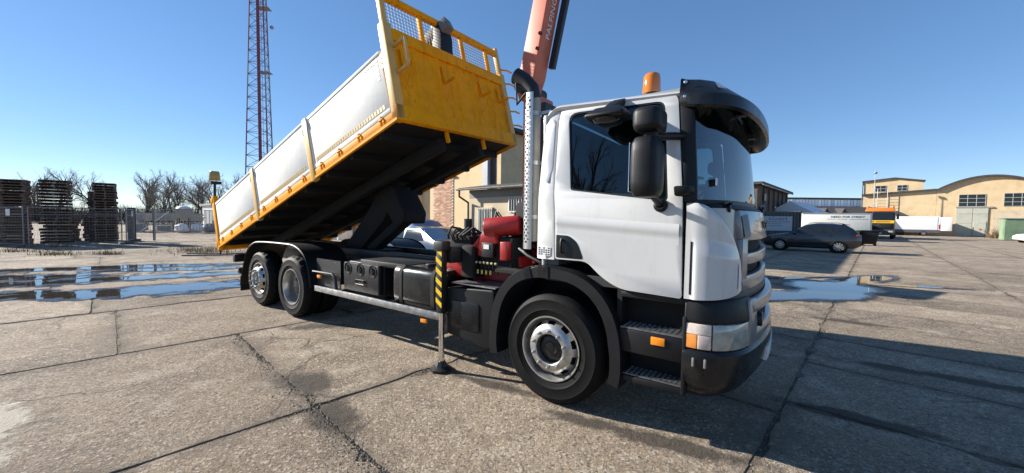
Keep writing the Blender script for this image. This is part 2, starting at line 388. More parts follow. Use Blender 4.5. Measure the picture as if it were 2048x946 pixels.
    hsum = math_('ADD', hsum, math_('MULTIPLY', noise_(7, 8, 0.75), 3.0))
    hsum = math_('SUBTRACT', hsum, math_('ADD', math_('MULTIPLY', crack, 0.8), math_('MULTIPLY', smask, 0.35)))
    bp = n.new('ShaderNodeBump'); bp.inputs['Distance'].default_value = 0.022; bp.inputs['Strength'].default_value = 1.0
    l.new(hsum, bp.inputs['Height']); l.new(bp.outputs[0], p.inputs['Normal'])
    p.inputs['Specular IOR Level'].default_value = 0.35
    return m
CONC = concrete_material('concrete_slab', False); CONCF = concrete_material('concrete_yard', True)
SOIL = mat('joint_soil', (0.085,0.068,0.05), 0.95, var=0.5, vscale=7, bump=1.0, bscale=50, dirt=(0.16,0.135,0.10), dscale=5, dmin=0.5, dmax=0.62)

g = MB()
g.add([(-900,-500,-0.006),(900,-500,-0.006),(900,1500,-0.006),(-900,1500,-0.006)], [(0,1,2,3)])
ground = g.build('ground', CONCF, smooth=0); ground['kind'] = 'structure'
# slab pieces: a few outline variants with broken edges, laid out on the real joint grid
def slab_mesh(Ls, Lt, seed):
    rnd = random.Random(seed); pts = []
    hs, ht = Ls/2 - 0.010, Lt/2 - 0.013
    def bite(c, L): return (rnd.uniform(-L/2, L/2), rnd.uniform(0.08, 0.30), rnd.choice([0, 0, 0.03, 0.06, 0.11]))
    for side in range(4):
        L = (2*hs, 2*ht)[side % 2]; nn = max(6, int(L / 0.09)); bites = [bite(0, L) for _ in range(4)]
        for k in range(nn):
            a = -L/2 + L*k/nn
            d = 0.010 * noise.noise(Vector((a*3.1, side*7.3, seed*1.7))) + 0.008*noise.noise(Vector((a*14, side*3.3, seed*2.7))) + 0.006
            for (c, wd, dep) in bites: d += dep * max(0, 1 - abs(a-c)/wd) * (0.7 + 0.6*noise.noise(Vector((a*20, seed, side))))
            corner = 0.04 * max(0, 1 - min(a + L/2, L/2 - a) / 0.10); d += corner * 0.6
            if side == 0: pts.append((a, -ht + d))
            if side == 1: pts.append((hs - d, a))
            if side == 2: pts.append((-a, ht - d))
            if side == 3: pts.append((-hs + d, -a))
    b = MB(); N = len(pts)
    top = [(x, y, 0.0) for x, y in pts]; rim = [(x*1.0 + (0.008 if x > 0 else -0.008), y + (0.008 if y > 0 else -0.008), -0.012) for x, y in pts]; bot = [(x, y, -0.05) for x, y in rim and [(q[0], q[1]) for q in rim]]
    b.add(top + rim + bot, [tuple(range(N))] + [(i, (i+1) % N, N+(i+1) % N, N+i) for i in range(N)] + [(N+i, N+(i+1) % N, 2*N+(i+1) % N, 2*N+i) for i in range(N)])
    return b.mesh('slab', smooth=0)
VAR = {}
rnd = random.Random(5); cells = []
for k in range(-12, 14):
    t0 = -0.57 + 3.05*k; tc = t0 + 1.525
    step = 1.43 if k >= 0 else 2.9
    off = 4.47 if k >= 0 else (1.25 if k >= -2 else 0.05 if k == -3 else 1.25 + 0.7*(k % 3))
    for j in range(-16, 40):
        sc_ = off + step*(j + 0.5); c = E_S*sc_ + E_T*tc
        if c.y < 0.6 or c.length > 34: continue
        if abs(c.x) > 1.45*c.y + 2.6: continue
        cells.append((c.length, c, step, k, j))
cells.sort(key=lambda q: q[0])
for (d, c, step, k, j) in cells[:296]:
    vi = (step, rnd.randrange(9))
    if vi not in VAR: VAR[vi] = slab_mesh(step, 3.05, len(VAR) + 3)
    o = obj('slab', VAR[vi], CONC, ground)
    rz = -GA + math.pi/2 + (math.pi if rnd.random() < 0.5 else 0)
    o.rotation_euler = (rnd.uniform(-0.0015, 0.0015), rnd.uniform(-0.0025, 0.0025), rz)
    o.location = (c.x, c.y, rnd.uniform(-0.001, 0.004))
print('slabs', len(cells))

# ------------------------------------------------------------------ standing water
def water_material():
    """standing water that thins out into a wet film on the concrete: 'depth' is stored on the mesh"""
    m = bpy.data.materials.new('puddle_water'); m.use_nodes = True
    n, l = m.node_tree.nodes, m.node_tree.links; p = n['Principled BSDF']; out = n['Material Output']
    p.inputs['Base Color'].default_value = (0.045,0.038,0.030,1); p.inputs['Roughness'].default_value = 0.02; p.inputs['IOR'].default_value = 1.5
    at = n.new('ShaderNodeAttribute'); at.attribute_name = 'depth'
    g_ = n.new('ShaderNodeNewGeometry'); t = n.new('ShaderNodeTexNoise'); t.inputs['Scale'].default_value = 2.2; t.inputs['Detail'].default_value = 2
    l.new(g_.outputs['Position'], t.inputs['Vector'])
    b = n.new('ShaderNodeBump'); b.inputs['Strength'].default_value = 0.10; b.inputs['Distance'].default_value = 0.004
    l.new(t.outputs[0], b.inputs['Height']); l.new(b.outputs[0], p.inputs['Normal'])
    gn = n.new('ShaderNodeTexNoise'); gn.inputs['Scale'].default_value = 16; gn.inputs['Detail'].default_value = 7; gn.inputs['Roughness'].default_value = 0.75; l.new(g_.outputs['Position'], gn.inputs['Vector'])
    def rng(x, a, b_, c, d):
        r = n.new('ShaderNodeMapRange'); 
        for i, q in enumerate((a, b_, c, d)): r.inputs[i+1].default_value = q
        l.new(x, r.inputs[0]); return r.outputs[0]
    def math_(op, a, b_):
        q = n.new('ShaderNodeMath'); q.operation = op
        for i, x in enumerate((a, b_)):
            if isinstance(x, (int, float)): q.inputs[i].default_value = x
            else: l.new(x, q.inputs[i])
        return q.outputs[0]
    d = math_('ADD', at.outputs['Fac'], rng(gn.outputs[0], 0.25, 0.75, -0.28, 0.28))
    tr = n.new('ShaderNodeBsdfTransparent'); cr = n.new('ShaderNodeMix'); cr.data_type = 'RGBA'; l.new(rng(d, -0.50, -0.22, 0, 1), cr.inputs[0]); cr.inputs[6].default_value = (1,1,1,1); cr.inputs[7].default_value = (0.40,0.37,0.34,1)
    l.new(cr.outputs[2], tr.inputs[0])
    gl = n.new('ShaderNodeBsdfGlossy'); gl.inputs['Roughness'].default_value = 0.22
    gb = n.new('ShaderNodeBump'); gb.inputs['Strength'].default_value = 0.5; gb.inputs['Distance'].default_value = 0.01; l.new(gn.outputs[0], gb.inputs['Height']); l.new(gb.outputs[0], gl.inputs['Normal'])
    fr = n.new('ShaderNodeFresnel'); fr.inputs[0].default_value = 1.33
    film = n.new('ShaderNodeMixShader'); l.new(math_('MULTIPLY', fr.outputs[0], rng(d, -0.42, -0.15, 0, 1.0)), film.inputs[0]); l.new(tr.outputs[0], film.inputs[1]); l.new(gl.outputs[0], film.inputs[2])
    mx = n.new('ShaderNodeMixShader'); l.new(rng(d, -0.03, 0.05, 0, 1), mx.inputs[0]); l.new(film.outputs[0], mx.inputs[1]); l.new(p.outputs[0], mx.inputs[2]); l.new(mx.outputs[0], out.inputs[0])
    return m
WATER = water_material()
def puddle(name, label, ells, bounds, cell, fine_amp, z, seed, lift=0.0):
    x0, x1, y0, y1 = bounds; nx, ny = int((x1-x0)/cell), int((y1-y0)/cell)
    def field(x, y):
        best = -9
        for (cx, cy, ax, ay, rot) in ells:
            dx, dy = x-cx, y-cy; c_, s_ = math.cos(rot), math.sin(rot)
            a_, b_ = (dx*c_+dy*s_)/ax, (-dx*s_+dy*c_)/ay
            best = max(best, 1 - math.hypot(a_, b_))
        q = Vector((x, y, seed))
        return best + lift + 0.40*noise.noise(q*0.8) + fine_amp*noise.noise(q*3.2) + 0.6*fine_amp*noise.noise(q*9.0)
    vid = {}; vs = []; fs = []; dep = []
    F = [[field(x0+i*cell, y0+j*cell) for i in range(nx+1)] for j in range(ny+1)]
    def V(i, j):
        if (i, j) not in vid: vid[(i, j)] = len(vs); vs.append((x0+i*cell, y0+j*cell, z)); dep.append(max(-1.0, min(1.0, F[j][i])))
        return vid[(i, j)]
    for j in range(ny):
        for i in range(nx):
            if max(F[j][i], F[j][i+1], F[j+1][i], F[j+1][i+1]) > -0.80: fs.append((V(i,j), V(i+1,j), V(i+1,j+1), V(i,j+1)))
    me = bpy.data.meshes.new(name); me.from_pydata(vs, [], fs)
    at = me.attributes.new('depth', 'FLOAT', 'POINT'); at.data.foreach_set('value', dep)
    o = obj(name, me, WATER); o['kind'] = 'structure'; return o
puddle('puddle', '', [(-7.9,8.85,1.7,0.62,R(30)), (-9.3,8.0,1.9,0.5,R(12)), (-13.2,11.9,3.6,0.5,R(24)), (-11.2,9.4,2.6,0.5,R(35)), (-13.8,9.6,2.6,0.7,R(18)), (-8.3,11.2,1.3,0.35,R(40)), (-10.6,11.9,2.0,0.35,R(20))],
       (-19,-5.5,6.4,14.5), 0.07, 0.62, 0.0105, 1.0, -0.10)
puddle('puddle', '', [(7.9,9.35,1.5,0.55,R(35)), (10.2,11.3,2.1,0.42,R(28)), (8.6,10.2,0.9,0.8,R(40)), (6.3,8.75,1.6,0.36,R(12)), (8.0,11.6,1.9,0.16,R(10)), (5.6,9.1,1.2,0.25,R(10)), (10.9,10.5,1.3,0.16,R(-20))],
       (3.8,14,7.4,14), 0.06, 0.20, 0.0105, 4.0)
# loose grit on the yard
rg = random.Random(11); gv = []; gf = []
def stone(x, y, r, b):
    a = rg.uniform(0, 6.28); h = r*rg.uniform(0.4, 0.9); q = []
    for k in range(5):
        t = a + k*1.2566; q.append((x + r*rg.uniform(.7,1.2)*math.cos(t), y + r*rg.uniform(.7,1.2)*math.sin(t), -0.004))
    q.append((x + rg.uniform(-.3,.3)*r, y + rg.uniform(-.3,.3)*r, h))
    b.add(q, [(k, (k+1) % 5, 5) for k in range(5)])
gb = MB()
for _ in range(7000):
    d = 1.9 + 9*rg.random()**1.6; a = R(rg.uniform(-60, 60)); stone(d*math.sin(a), d*math.cos(a), rg.uniform(0.003, 0.009), gb)
for _ in range(5000):       # washed into the joints
    k = rg.randrange(-4, 3); s_ = rg.uniform(-1, 14); p = E_T*(-0.57 + 3.05*k + rg.gauss(0, 0.05)) + E_S*s_
    if p.y > 1.5: stone(p.x, p.y, rg.uniform(0.004, 0.012), gb)
for _ in range(3500):
    k = rg.choice([-2, -1, -1, -1]); t_ = -0.57 + 3.05*k + rg.uniform(0, 3.05); p = E_T*t_ + E_S*(1.25 + rg.gauss(0, 0.09))
    if p.y > 1.5: stone(p.x, p.y, rg.uniform(0.004, 0.014), gb)
GRIT = mat('grit', (0.17,0.14,0.105), 0.9, var=0.6, vscale=25)
tag(gb.build('gravel', GRIT, smooth=0), 'loose pale grit scattered over the concrete yard and its joints', 'gravel', kind='stuff')
# ------------------------------------------------------------------ the tipper truck (x forward from the front axle, y to its left, z up)
truck = thing('tipper_truck', 'white cab truck with raised yellow tipper body and red loader crane', 'truck', (1.067, 4.476, 0), R(-35.97))
T_ = truck
def smoothpts(pts, n):
    """Catmull-Rom through the points"""
    P = [Vector(p) for p in pts]; P = [P[0]*2 - P[1]] + P + [P[-1]*2 - P[-2]]; out = []
    for i in range(1, len(P) - 2):
        for k in range(n):
            t = k / n; a, b, c, d = P[i-1], P[i], P[i+1], P[i+2]
            out.append(0.5*((2*b) + (c-a)*t + (2*a-5*b+4*c-d)*t*t + (3*b-a-3*c+d)*t**3))
    out.append(P[-2]); return out
def at_curve(pts, u):
    f_ = u*(len(pts)-1); i = min(int(f_), len(pts)-2); return pts[i].lerp(pts[i+1], f_ - i)
# --- wheels
def wheel(x, side, yo, kind, label=None):
    s = side; zc = 0.525
    e = bpy.data.objects.new('wheel', None); C.objects.link(e); e.parent = T_; e.location = (x, s*yo, zc)
    if label: e['label'] = label
    P = lambda prof: [(r, s*o) for r, o in prof]
    W = 0.32 if kind == 'front' else 0.28
    prof = [(.296,-.03),(.302,-.012),(.318,-.004),(.345,.003),(.362,.010),(.366,.013),(.372,.011),(.41,.014),(.452,.010),(.458,.012),(.466,.006),(.492,-.010),(.507,-.026),(.517,-.045)]
    tr = []; nG = 4; w0, w1 = -.055, -W + .055
    for i in range(nG + 1):
        a = w0 + (w1 - w0)*i/nG
        if i in (0, nG): tr.append((.5235, a))
        else: tr += [(.525, a+.008), (.512, a+.006), (.512, a-.006), (.525, a-.008)]
    prof = prof + tr + [(r, -W - o) for r, o in reversed(prof)]
    SEG = 96 if kind != 'front' else 64
    b = MB(); b.lathe(P(prof), (0,0,0), 'y', SEG)
    if kind != 'front':      # open shoulder blocks of the traction tread
        n = SEG
        for i, (r, o) in enumerate(prof):
            if .500 <= r <= .5245 and (o > -.085 or o < -W + .085):
                for k in range(n):
                    if (k % 4) in (2, 3):
                        v = b.v[i*n + k]; q = .968 if r > .51 else .985
                        b.v[i*n + k] = (v[0]*q, v[1], v[2]*q)
    b.build('tyre', RUBBER, e, smooth=30)
    holes = lambda lo: (lambda i, k: i == lo and (k % 8) in (3, 4, 5))
    rim = MB(); nut = None
    if kind == 'front':
        pr = [(.299,-.055),(.300,-.012),(.306,-.004),(.303,.004),(.292,.003),(.284,-.016),(.276,-.05),(.272,-.085),(.262,-.07),(.254,-.05),(.226,-.018),(.205,.006),(.192,.016),(.145,.018),(.139,.012),(.136,-.05)]
        rim.lathe(P(pr), (0,0,0), 'y', 80, skip=lambda i, k: i == 9 and (k % 8) in (2, 3, 4, 5)); no = .018; nr = .167; nl = .035
    elif kind == 'tag':
        pr = [(.299,-.055),(.300,-.012),(.306,-.004),(.303,.004),(.292,.003),(.284,-.02),(.274,-.06),(.262,-.05),(.245,-.03),(.222,.015),(.205,.045),(.192,.055),(.145,.058),(.139,.05),(.136,-.02)]
        rim.lathe(P(pr), (0,0,0), 'y', 80, skip=lambda i, k: i == 8 and (k % 8) in (2, 3, 4, 5)); no = .058; nr = .167; nl = .05
    else:
        pr = [(.299,-.055),(.300,-.012),(.306,-.004),(.303,.004),(.292,.003),(.284,-.02),(.277,-.05),(.270,-.12),(.268,-.175),(.255,-.19),(.215,-.20),(.16,-.205),(.12,-.205)]
        rim.lathe(P(pr), (0,0,0), 'y', 80, skip=lambda i, k: i == 9 and (k % 8) in (2, 3, 4, 5)); no = -.205; nr = .167; nl = .04
    rim.build('rim', ALU, e, smooth=40)
    hub = MB()
    if kind == 'drive': hub.lathe(P([(.12,-.25),(.12,-.09),(.108,-.075),(.06,-.07),(0.0001,-.07)]), (0,0,0), 'y', 32)
    elif kind == 'tag': hub.lathe(P([(.136,-.05),(.13,.02),(.118,.03),(.10,.03),(.095,.045),(.05,.05),(.0001,.05)]), (0,0,0), 'y', 32)
    else: hub.lathe(P([(.137,-.06),(.115,-.055),(.11,-.03),(.085,-.022),(.06,-.02),(.055,-.01),(.03,-.006),(.0001,-.006)]), (0,0,0), 'y', 32)
    hub.build('hub', BLACKG, e, smooth=40)
    MB().lathe(P([(.25,-.10),(.0001,-.10)]) if kind != 'drive' else P([(.26,-.23),(.0001,-.23)]), (0,0,0), 'y', 32).build('brake_drum', UNDER, e)
    nm = MB(); nm.lathe([(.0165, 0), (.0165, s*.008), (.0125, s*.009), (.0125, s*nl*.8), (.008, s*nl*.85), (.007, s*nl*1.15), (.0001, s*nl*1.15)], (0,0,0), 'y', 8)
    me = nm.mesh('wheel_nut', smooth=30)
    for k in range(10):
        a = R(18 + 36*k); o = obj('wheel_nut', me, STEEL, e); o.location = (nr*math.cos(a), s*no, nr*math.sin(a))
    return e
for s in (-1, 1):
    wheel(0, s, 1.20, 'front', 'front wheel with bright aluminium rim' if s < 0 else None)
    wheel(-5.03, s, 1.235, 'drive', 'drive wheel with deeply dished rim' if s < 0 else None)
    wheel(-6.38, s, 1.215, 'tag', 'rearmost wheel with protruding hub and nuts' if s < 0 else None)
# inner wheels of the twin drive axle
for s in (-1, 1):
    b = MB(); b.lathe([(.29, s*0), (.36, s*.012), (.49, s*0), (.52, s*-.04), (.52, s*-.24), (.49, s*-.28), (.3, s*-.28)], (-5.03, s*.91, .525), 'y', 48); b.build('inner_tyre', RUBBER, T_)
for x, n in ((0, 'front_axle'), (-5.03, 'drive_axle'), (-6.38, 'tag_axle')):
    b = MB(); b.tube([(x,-.95,.525),(x,.95,.525)], .085, 12)
    if n == 'drive_axle': b.lathe([(.02,-.2),(.2,-.12),(.24,0),(.2,.12),(.02,.2)], (x,0,.525), 'y', 20)
    b.build(n, UNDER, T_)
# --- chassis
for y in (-.385, .385):
    b = MB(); s_ = 1 if y > 0 else -1
    b.prism([(-7.55,.80),(-7.55,1.02),(.4,1.02),(.9,.98),(1.3,.92),(1.3,.72),(.9,.76),(.4,.80)], 'y', y-.04, y+.04); b.build('chassis_rail', CHASSIS, T_, bevel=.006)
    b = MB(); b.box(-7.5,-.75,y-.05,y+.05,1.024,1.16); b.build('subframe_rail', CHASSIS, T_, bevel=.006)
for x in (-7.4,-6.9,-5.7,-4.3,-3.3,-2.3,-1.3,-.4,.7): b = MB(); b.box(x-.05,x+.05,-.345,.345,.82,1.0); b.build('crossmember', CHASSIS, T_)
b = MB(); b.box(-4.2,-1.4,-.33,.33,.62,.8); b.tube([(-4.9,0,.6),(-.4,0,.75)], .06, 10); b.tube([(-3.9,.28,.72),(-1.5,.28,.72)], .11, 12); b.tube([(-3.9,-.25,.68),(-3.0,-.25,.68)], .10, 12); b.build('driveline', UNDER, T_, bevel=.02)
b = MB(); b.box(-.5,.9,-.4,.4,.55,1.15); b.build('engine', UNDER, T_, bevel=.05)
# rear light bar and underrun guard
b = MB(); b.box(-7.62,-7.54,-1.15,1.15,.50,.62); b.box(-7.6,-7.5,-.45,-.35,.6,.9); b.box(-7.6,-7.5,.35,.45,.6,.9); b.build('underrun_guard', CHASSIS, T_, bevel=.01)
for y in (-1.2, .85): b = MB(); b.box(-7.72,-7.60,y,y+.35,.74,.90); b.build('tail_lamp', BLACKP, T_, bevel=.015)
# --- rear mudguards
for s in (-1, 1):
    prof = smoothpts([(-7.16,0,.32),(-7.02,0,.66),(-6.80,0,1.02),(-6.50,0,1.19),(-6.1,0,1.235),(-5.3,0,1.245),(-4.85,0,1.225),(-4.55,0,1.10),(-4.40,0,.88),(-4.33,0,.60)], 5)
    b = MB(); yo, yi = s*1.25, s*.56
    outer = [(p.x, yo, p.z) for p in prof]; inner = [(p.x, yi, p.z) for p in prof]
    ctr = Vector((-5.7, 0, .6))
    def off(p, d):
        q = Vector((p.x, 0, p.z)); r_ = (q - ctr).normalized(); return q - r_*d
    o2 = [(off(p,.02).x, yo, off(p,.02).z) for p in prof]; i2 = [(off(p,.02).x, yi, off(p,.02).z) for p in prof]
    rings = [[outer[k], inner[k], i2[k], o2[k]] for k in range(len(prof))]; b.loft(rings); mg = b.build('rear_mudguard', BLACKP, T_, smooth=50)
    b = MB(); b.tube([(p.x, yo, p.z) for p in prof], .018, 6); b.build('mudguard_lip', BLACKP, mg)
    b = MB(); b.box(-7.19,-7.17, min(yo,yi), max(yo,yi), .20, .5); b.build('mud_flap', UNDER, mg)
b = MB(); b.tube([(-4.30,-1.22,.84),(-4.30,-1.22,.86),(-3.78,-1.20,.86),(-3.70,-1.2,.80),(-3.66,-1.2,.60)], .022, 8); b.build('mudguard_stay', CHASSIS, T_)
b = MB(); b.box(-4.31,-3.62,-1.16,-1.15,.62,1.06); b.build('side_plate', CHASSIS, T_)
b = MB(); b.cbox((-4.13,-1.215,.79),(.10,.03,.05)); o = b.build('side_marker', AMBER, T_, bevel=.006)
# --- side underrun rail
b = MB(); b.box(-4.26,-1.42,-1.235,-1.20,.555,.640); b.build('side_rail', STEEL, T_, bevel=.006)
for x in (-3.6,-2.4,-1.6): b = MB(); b.box(x-.03,x+.03,-1.2,-.42,.57,.63); b.build('side_rail_bracket', CHASSIS, T_)
b = MB(); b.cbox((-1.72,-1.21,.50),(.10,.03,.045)); b.build('side_marker', AMBER, T_, bevel=.006)
# --- tool box behind the tank: moulded face with three round recesses
b = MB(); b.box(-3.50,-2.66,-1.10,-.46,.64,1.08); tb = b.build('tool_box', BLACKP, T_, bevel=.025, seg=3)
b = MB(); b.prism(roundpoly([(-3.52,.66),(-2.66,.66),(-2.66,1.07),(-3.52,1.07)], .04), 'y', -1.17, -1.095); tf = b.build('box_cover', BLACKP, tb, bevel=.018)
for x in (-3.40,-3.09,-2.80):
    b = MB(); b.lathe([(.086,-1.172),(.082,-1.178),(.074,-1.174),(.068,-1.1715),(.0001,-1.1715)], (x,0,.985), 'y', 20); b.build('recess_ring', UNDER, tb, smooth=50)
    b = MB(); b.lathe([(.04,-1.172),(.035,-1.182),(.03,-1.186),(.0001,-1.186)], (x,0,.985), 'y', 14); b.box(x-.008,x+.008,-1.19,-1.172,.94,1.03); b.build('box_latch', BLACKG, tb)
b = MB(); b.tube([(-3.19,-1.178,.82),(-3.19,-1.186,.84),(-2.99,-1.186,.84),(-2.99,-1.178,.82),(-2.99,-1.186,.78),(-3.19,-1.186,.78),(-3.19,-1.178,.82)], .008, 6); b.build('box_handle', BLACKG, tb)
# --- fuel tank with straps
tk = roundpoly([(-1.16,.60),(-.46,.60),(-.46,1.11),(-1.16,1.11)], [.13,.1,.1,.13], 6)
b = MB(); b.prism(tk, 'x', -2.38, -1.42); tank = b.build('fuel_tank', BLACKG, T_, bevel=.03, seg=3)
for x in (-2.22, -1.63):
    q = roundpoly([(-1.168,.592),(-.452,.592),(-.452,1.118),(-1.168,1.118)], [.135,.1,.1,.135], 6)
    b = MB(); b.prism(q, 'x', x-.03, x+.03); b.build('tank_strap', UNDER, tank)
b = MB(); b.lathe([(.075,1.105),(.075,1.135),(.06,1.15),(.0001,1.15)], (-1.88,-.95,0), 'z', 18); b.build('filler_cap', BLACKP, tank)
# --- battery box with chequer plate top behind the front wheel
bb = roundpoly([(-1.38,.43),(-.74,.36),(-.66,.40),(-.66,.99),(-1.36,.95)], [.06,.03,.03,.04,.07])
b = MB(); b.prism(bb, 'y', -1.21, -.5); bat = b.build('battery_box', BLACKP, T_, bevel=.03, seg=3)
b = MB(); b.prism(rrect(-1.27,-.85,.52,.82,.03), 'y', -1.225, -1.205); b.build('box_hatch', BLACKG, bat, bevel=.01)
b = MB(); b.box(-1.28,-.66,-1.19,-.55,1.0,1.012)
rr = random.Random(3)
for i in range(11):
    for j in range(10):
        x, y = -1.25 + .055*i, -1.16 + .06*j; a = 1 if (i+j) % 2 else -1
        b.add([(x-.02,y-a*.02,1.0125),(x,y-.004*a,1.017),(x+.02,y+a*.02,1.0125),(x,y+.004*a,1.017)], [(0,1,2,3)])
b.build('tread_plate', STEEL, bat)
# --- front mudguard arches
for s in (-1, 1):
    arc = []
    for k in range(0, 33):
        a = R(195 - 210*k/32); ex = .55
        x = .70*math.copysign(abs(math.cos(a))**.82, math.cos(a)); z = .50 + .80*math.copysign(abs(math.sin(a))**.82, math.sin(a)) if math.sin(a) > 0 else .50 + .60*math.sin(a)
        arc.append((x, z))
    inn = []
    for (x, z) in arc:
        d = Vector((x, z - .52)); L_ = d.length; q = d*(max(.60, L_-.11)/L_); inn.append((q.x, q.y + .52))
    b = MB(); yo, yl, yi = s*1.245, s*1.20, s*.80
    rings = [[(arc[k][0], yi, arc[k][1]), (arc[k][0], yl, arc[k][1]), (arc[k][0]*.985, yo, .52+(arc[k][1]-.52)*.975), (inn[k][0], yo, inn[k][1]), (inn[k][0], yi, inn[k][1])] for k in range(len(arc))]
    b.loft(rings); fm = b.build('front_mudguard', BLACKP, T_, smooth=40)
    b = MB()
    for a in (96, 104):
        k = int((195-a)/210*32)
        b.loft([[(arc[j][0]*1.006, yi*1.1, arc[j][1]+.006), (arc[j][0]*1.006, s*1.252, .52+(arc[j][1]-.52)*.99), (inn[j][0], s*1.252, inn[j][1]), (inn[j][0], yi*1.1, inn[j][1])] for j in (k, k+1)])
    b.build('mudguard_clip', BLACKG, fm)
# dark liner above the wheel
b = MB(); b.box(-.72,.66,-1.12,-.42,1.17,1.20); b.box(.62,.66,-1.16,-.42,.36,1.17); b.build('wheel_arch_liner', UNDER, T_)

# --- cab
def ys(z):
    return -1.22 if z < 1.92 else -1.22 + (z - 1.92)/(2.70 - 1.92)*0.08 + max(0, z - 2.62)*0.25
LV = (1.3, 1.5, 1.7, 1.92, 2.1, 2.3, 2.5, 2.6, 2.66)
def mirror_y(me):
    for v in me.vertices: v.co.y = -v.co.y
    me.flip_normals(); return me
door_out = roundpoly([(.055,1.37),(.36,1.37),(.50,1.245),(.66,1.165),(1.13,1.150),(1.115,1.9),(1.043,2.695),(.03,2.765),(.028,2.0),(.045,1.75)], [.02,.06,.15,.1,.02,0,.07,.06,.05,.1])
win = roundpoly([(.19,1.985),(1.015,1.875),(.952,2.655),(.122,2.683)], [.03,.04,.07,.09])
for s in (-1, 1):
    me = panel(door_out, [win], lambda x, z: ys(z), LV, 0.035)
    if s > 0: mirror_y(me)
    dr = obj('cab_door', fin(me, .007, 2), WHITE, T_)
    b = MB(); b.box(-.02,.09,*sorted((s*1.10,s*1.15)),1.37,2.35); b.box(-.02,.09,*sorted((s*1.05,s*1.09)),2.35,2.66); b.box(1.06,1.15,*sorted((s*1.14,s*1.17)),1.16,1.95); b.build('door_gap_backing', UNDER, T_)  # dark backing added so the door gaps read as shaded seams
    # rubber frame and glass
    big = [(.57+(x-.57)*1.012, 2.3+(z-2.3)*1.012) for x, z in win]; small = [(.57+(x-.57)*.965, 2.3+(z-2.3)*.965) for x, z in win]
    me = panel(big, [small], lambda x, z: ys(z)+.006, LV, 0.02); 
    if s > 0: mirror_y(me)
    obj('window_seal', fin(me), BLACKP, dr)
    me = panel([(.57+(x-.57)*.985, 2.3+(z-2.3)*.985) for x, z in win], [], lambda x, z: ys(z)+.014, (), 0.004)
    if s > 0: mirror_y(me)
    obj('side_window', me, SGLASS, dr)
    # handle recess: black triangle and lever
    hd = roundpoly([(.062,1.385),(.33,1.385),(.27,1.53),(.19,1.585),(.062,1.59)], [.01,.03,.06,.03,.01])
    me = panel(hd, [], lambda x, z: ys(z)-.003, (), 0.01)
    if s > 0: mirror_y(me)
    obj('handle_recess', fin(me, .002), BLACKG, dr)
    b = MB(); b.tube([(.125,s*1.232,1.43),(.125,s*1.246,1.45),(.125,s*1.246,1.53),(.125,s*1.232,1.555)], .012, 8); b.build('door_handle', BLACKP, dr)
    # pressed crease under the window and the swage over the arch
    b = MB(); b.grid(lambda u, v: (.07 + u*1.03, s*(1.2205 + .012*math.sin(math.pi*min(1, v*1.6))*(1 if v < .625 else max(0, (1-v)/.375))), 1.765 - v*.16 - u*.06), 24, 8)
    b.build('door_crease', WHITE, dr, smooth=60)
    # rear corner pillar
    me = panel(roundpoly([(-.172,1.36),(.040,1.36),(.028,1.75),(.012,2.0),(.014,2.75),(-.125,2.745),(-.165,1.95)], [.02,0,0,0,0,.09,.1]), [], lambda x, z: ys(z) + .006 + max(0, (-.06 - x))**2*3.5, LV, 0.05)
    if s > 0: mirror_y(me)
    rp = obj('cab_rear_pillar', fin(me, .006), WHITE, T_)
    me = panel(roundpoly([(-.10,2.08),(-.045,2.06),(-.008,2.2),(-.008,2.62),(-.05,2.66)], [.03,.03,.0,.03,.03]), [], lambda x, z: ys(z) + .002 + max(0, (-.06 - x))**2*3.5, LV, 0.01)
    if s > 0: mirror_y(me)
    obj('shaded_vent_panel', fin(me, .003), mat('recess_shade_white', (.50,.51,.55), .4), rp)  # raised panel; the shading of a recess is put into its greyer white
    # black front pillar
    fp = [(1.122,1.87),(1.21,1.86),(1.15,2.68),(1.052,2.70)]
    me = panel(fp, [], lambda x, z: ys(z) + .004 + max(0, x - 1.1)**2*4, LV, 0.05)
    if s > 0: mirror_y(me)
    obj('front_pillar', fin(me, .006), BLACKP, T_)
# roof
def roof_fn(u, v):
    x = -.125 + 1.46*u; t = -1 + 2*v
    a = abs(t); y = 1.135*math.copysign(min(1, a*1.02)**.9, t) if a < .9 else math.copysign(1.135 + .0*(a-.9), t)
    z = 2.745 + .115*(1 - a**4.0)
    if a > .9: z = 2.745 + .115*(1-.9**4) * max(0, (1-a)/.1)**.6; y = math.copysign(1.035 + .10*((a-.9)/.1)**.55, t)
    else: y = 1.035*t/.9
    z -= .10*max(0, (.10-u)/.10)**2 + .10*max(0, (u-.82)/.18)**1.6
    z += .012 - .078*u
    return (x, y, z)
b = MB(); b.grid(roof_fn, 28, 40); b.build('cab_roof', WHITE, T_, smooth=60, thick=.03)
b = MB(); b.box(-.14,-.105,-1.14,1.14,1.25,2.70); b.build('cab_rear_wall', WHITE, T_, bevel=.01)
# wind screen
WS = smoothpts([(1.205,-1.175,0),(1.30,-1.09,0),(1.39,-.90,0),(1.46,-.55,0),(1.49,0,0),(1.46,.55,0),(1.39,.90,0),(1.30,1.09,0),(1.205,1.175,0)], 6)
def ws_fn(u, v):
    p = at_curve(WS, u); z = 1.845 + .86*v; k = 1 - .05*v
    return (p.x - .085*v - .02*v*v, p.y*k, z)
b = MB(); b.grid(ws_fn, 48, 8); b.build('windscreen', GLASS, T_, smooth=80)
b = MB(); b.grid(lambda u, v: tuple(Vector(ws_fn(u, .90 + .11*v)) + Vector((.004,0,0))), 48, 2); b.build('windscreen_band', BLACKP, T_, smooth=80)
b = MB(); b.grid(lambda u, v: tuple(Vector(ws_fn(u, -.02 + .07*v)) + Vector((.005,0,0))), 48, 2); b.build('windscreen_seal', BLACKP, T_, smooth=80)
b = MB(); b.cbox((1.313,-1.06,2.02),(.004,.085,.055)); st = b.build('windscreen_sticker', PLATE, T_); st.rotation_euler = (0,0,0)
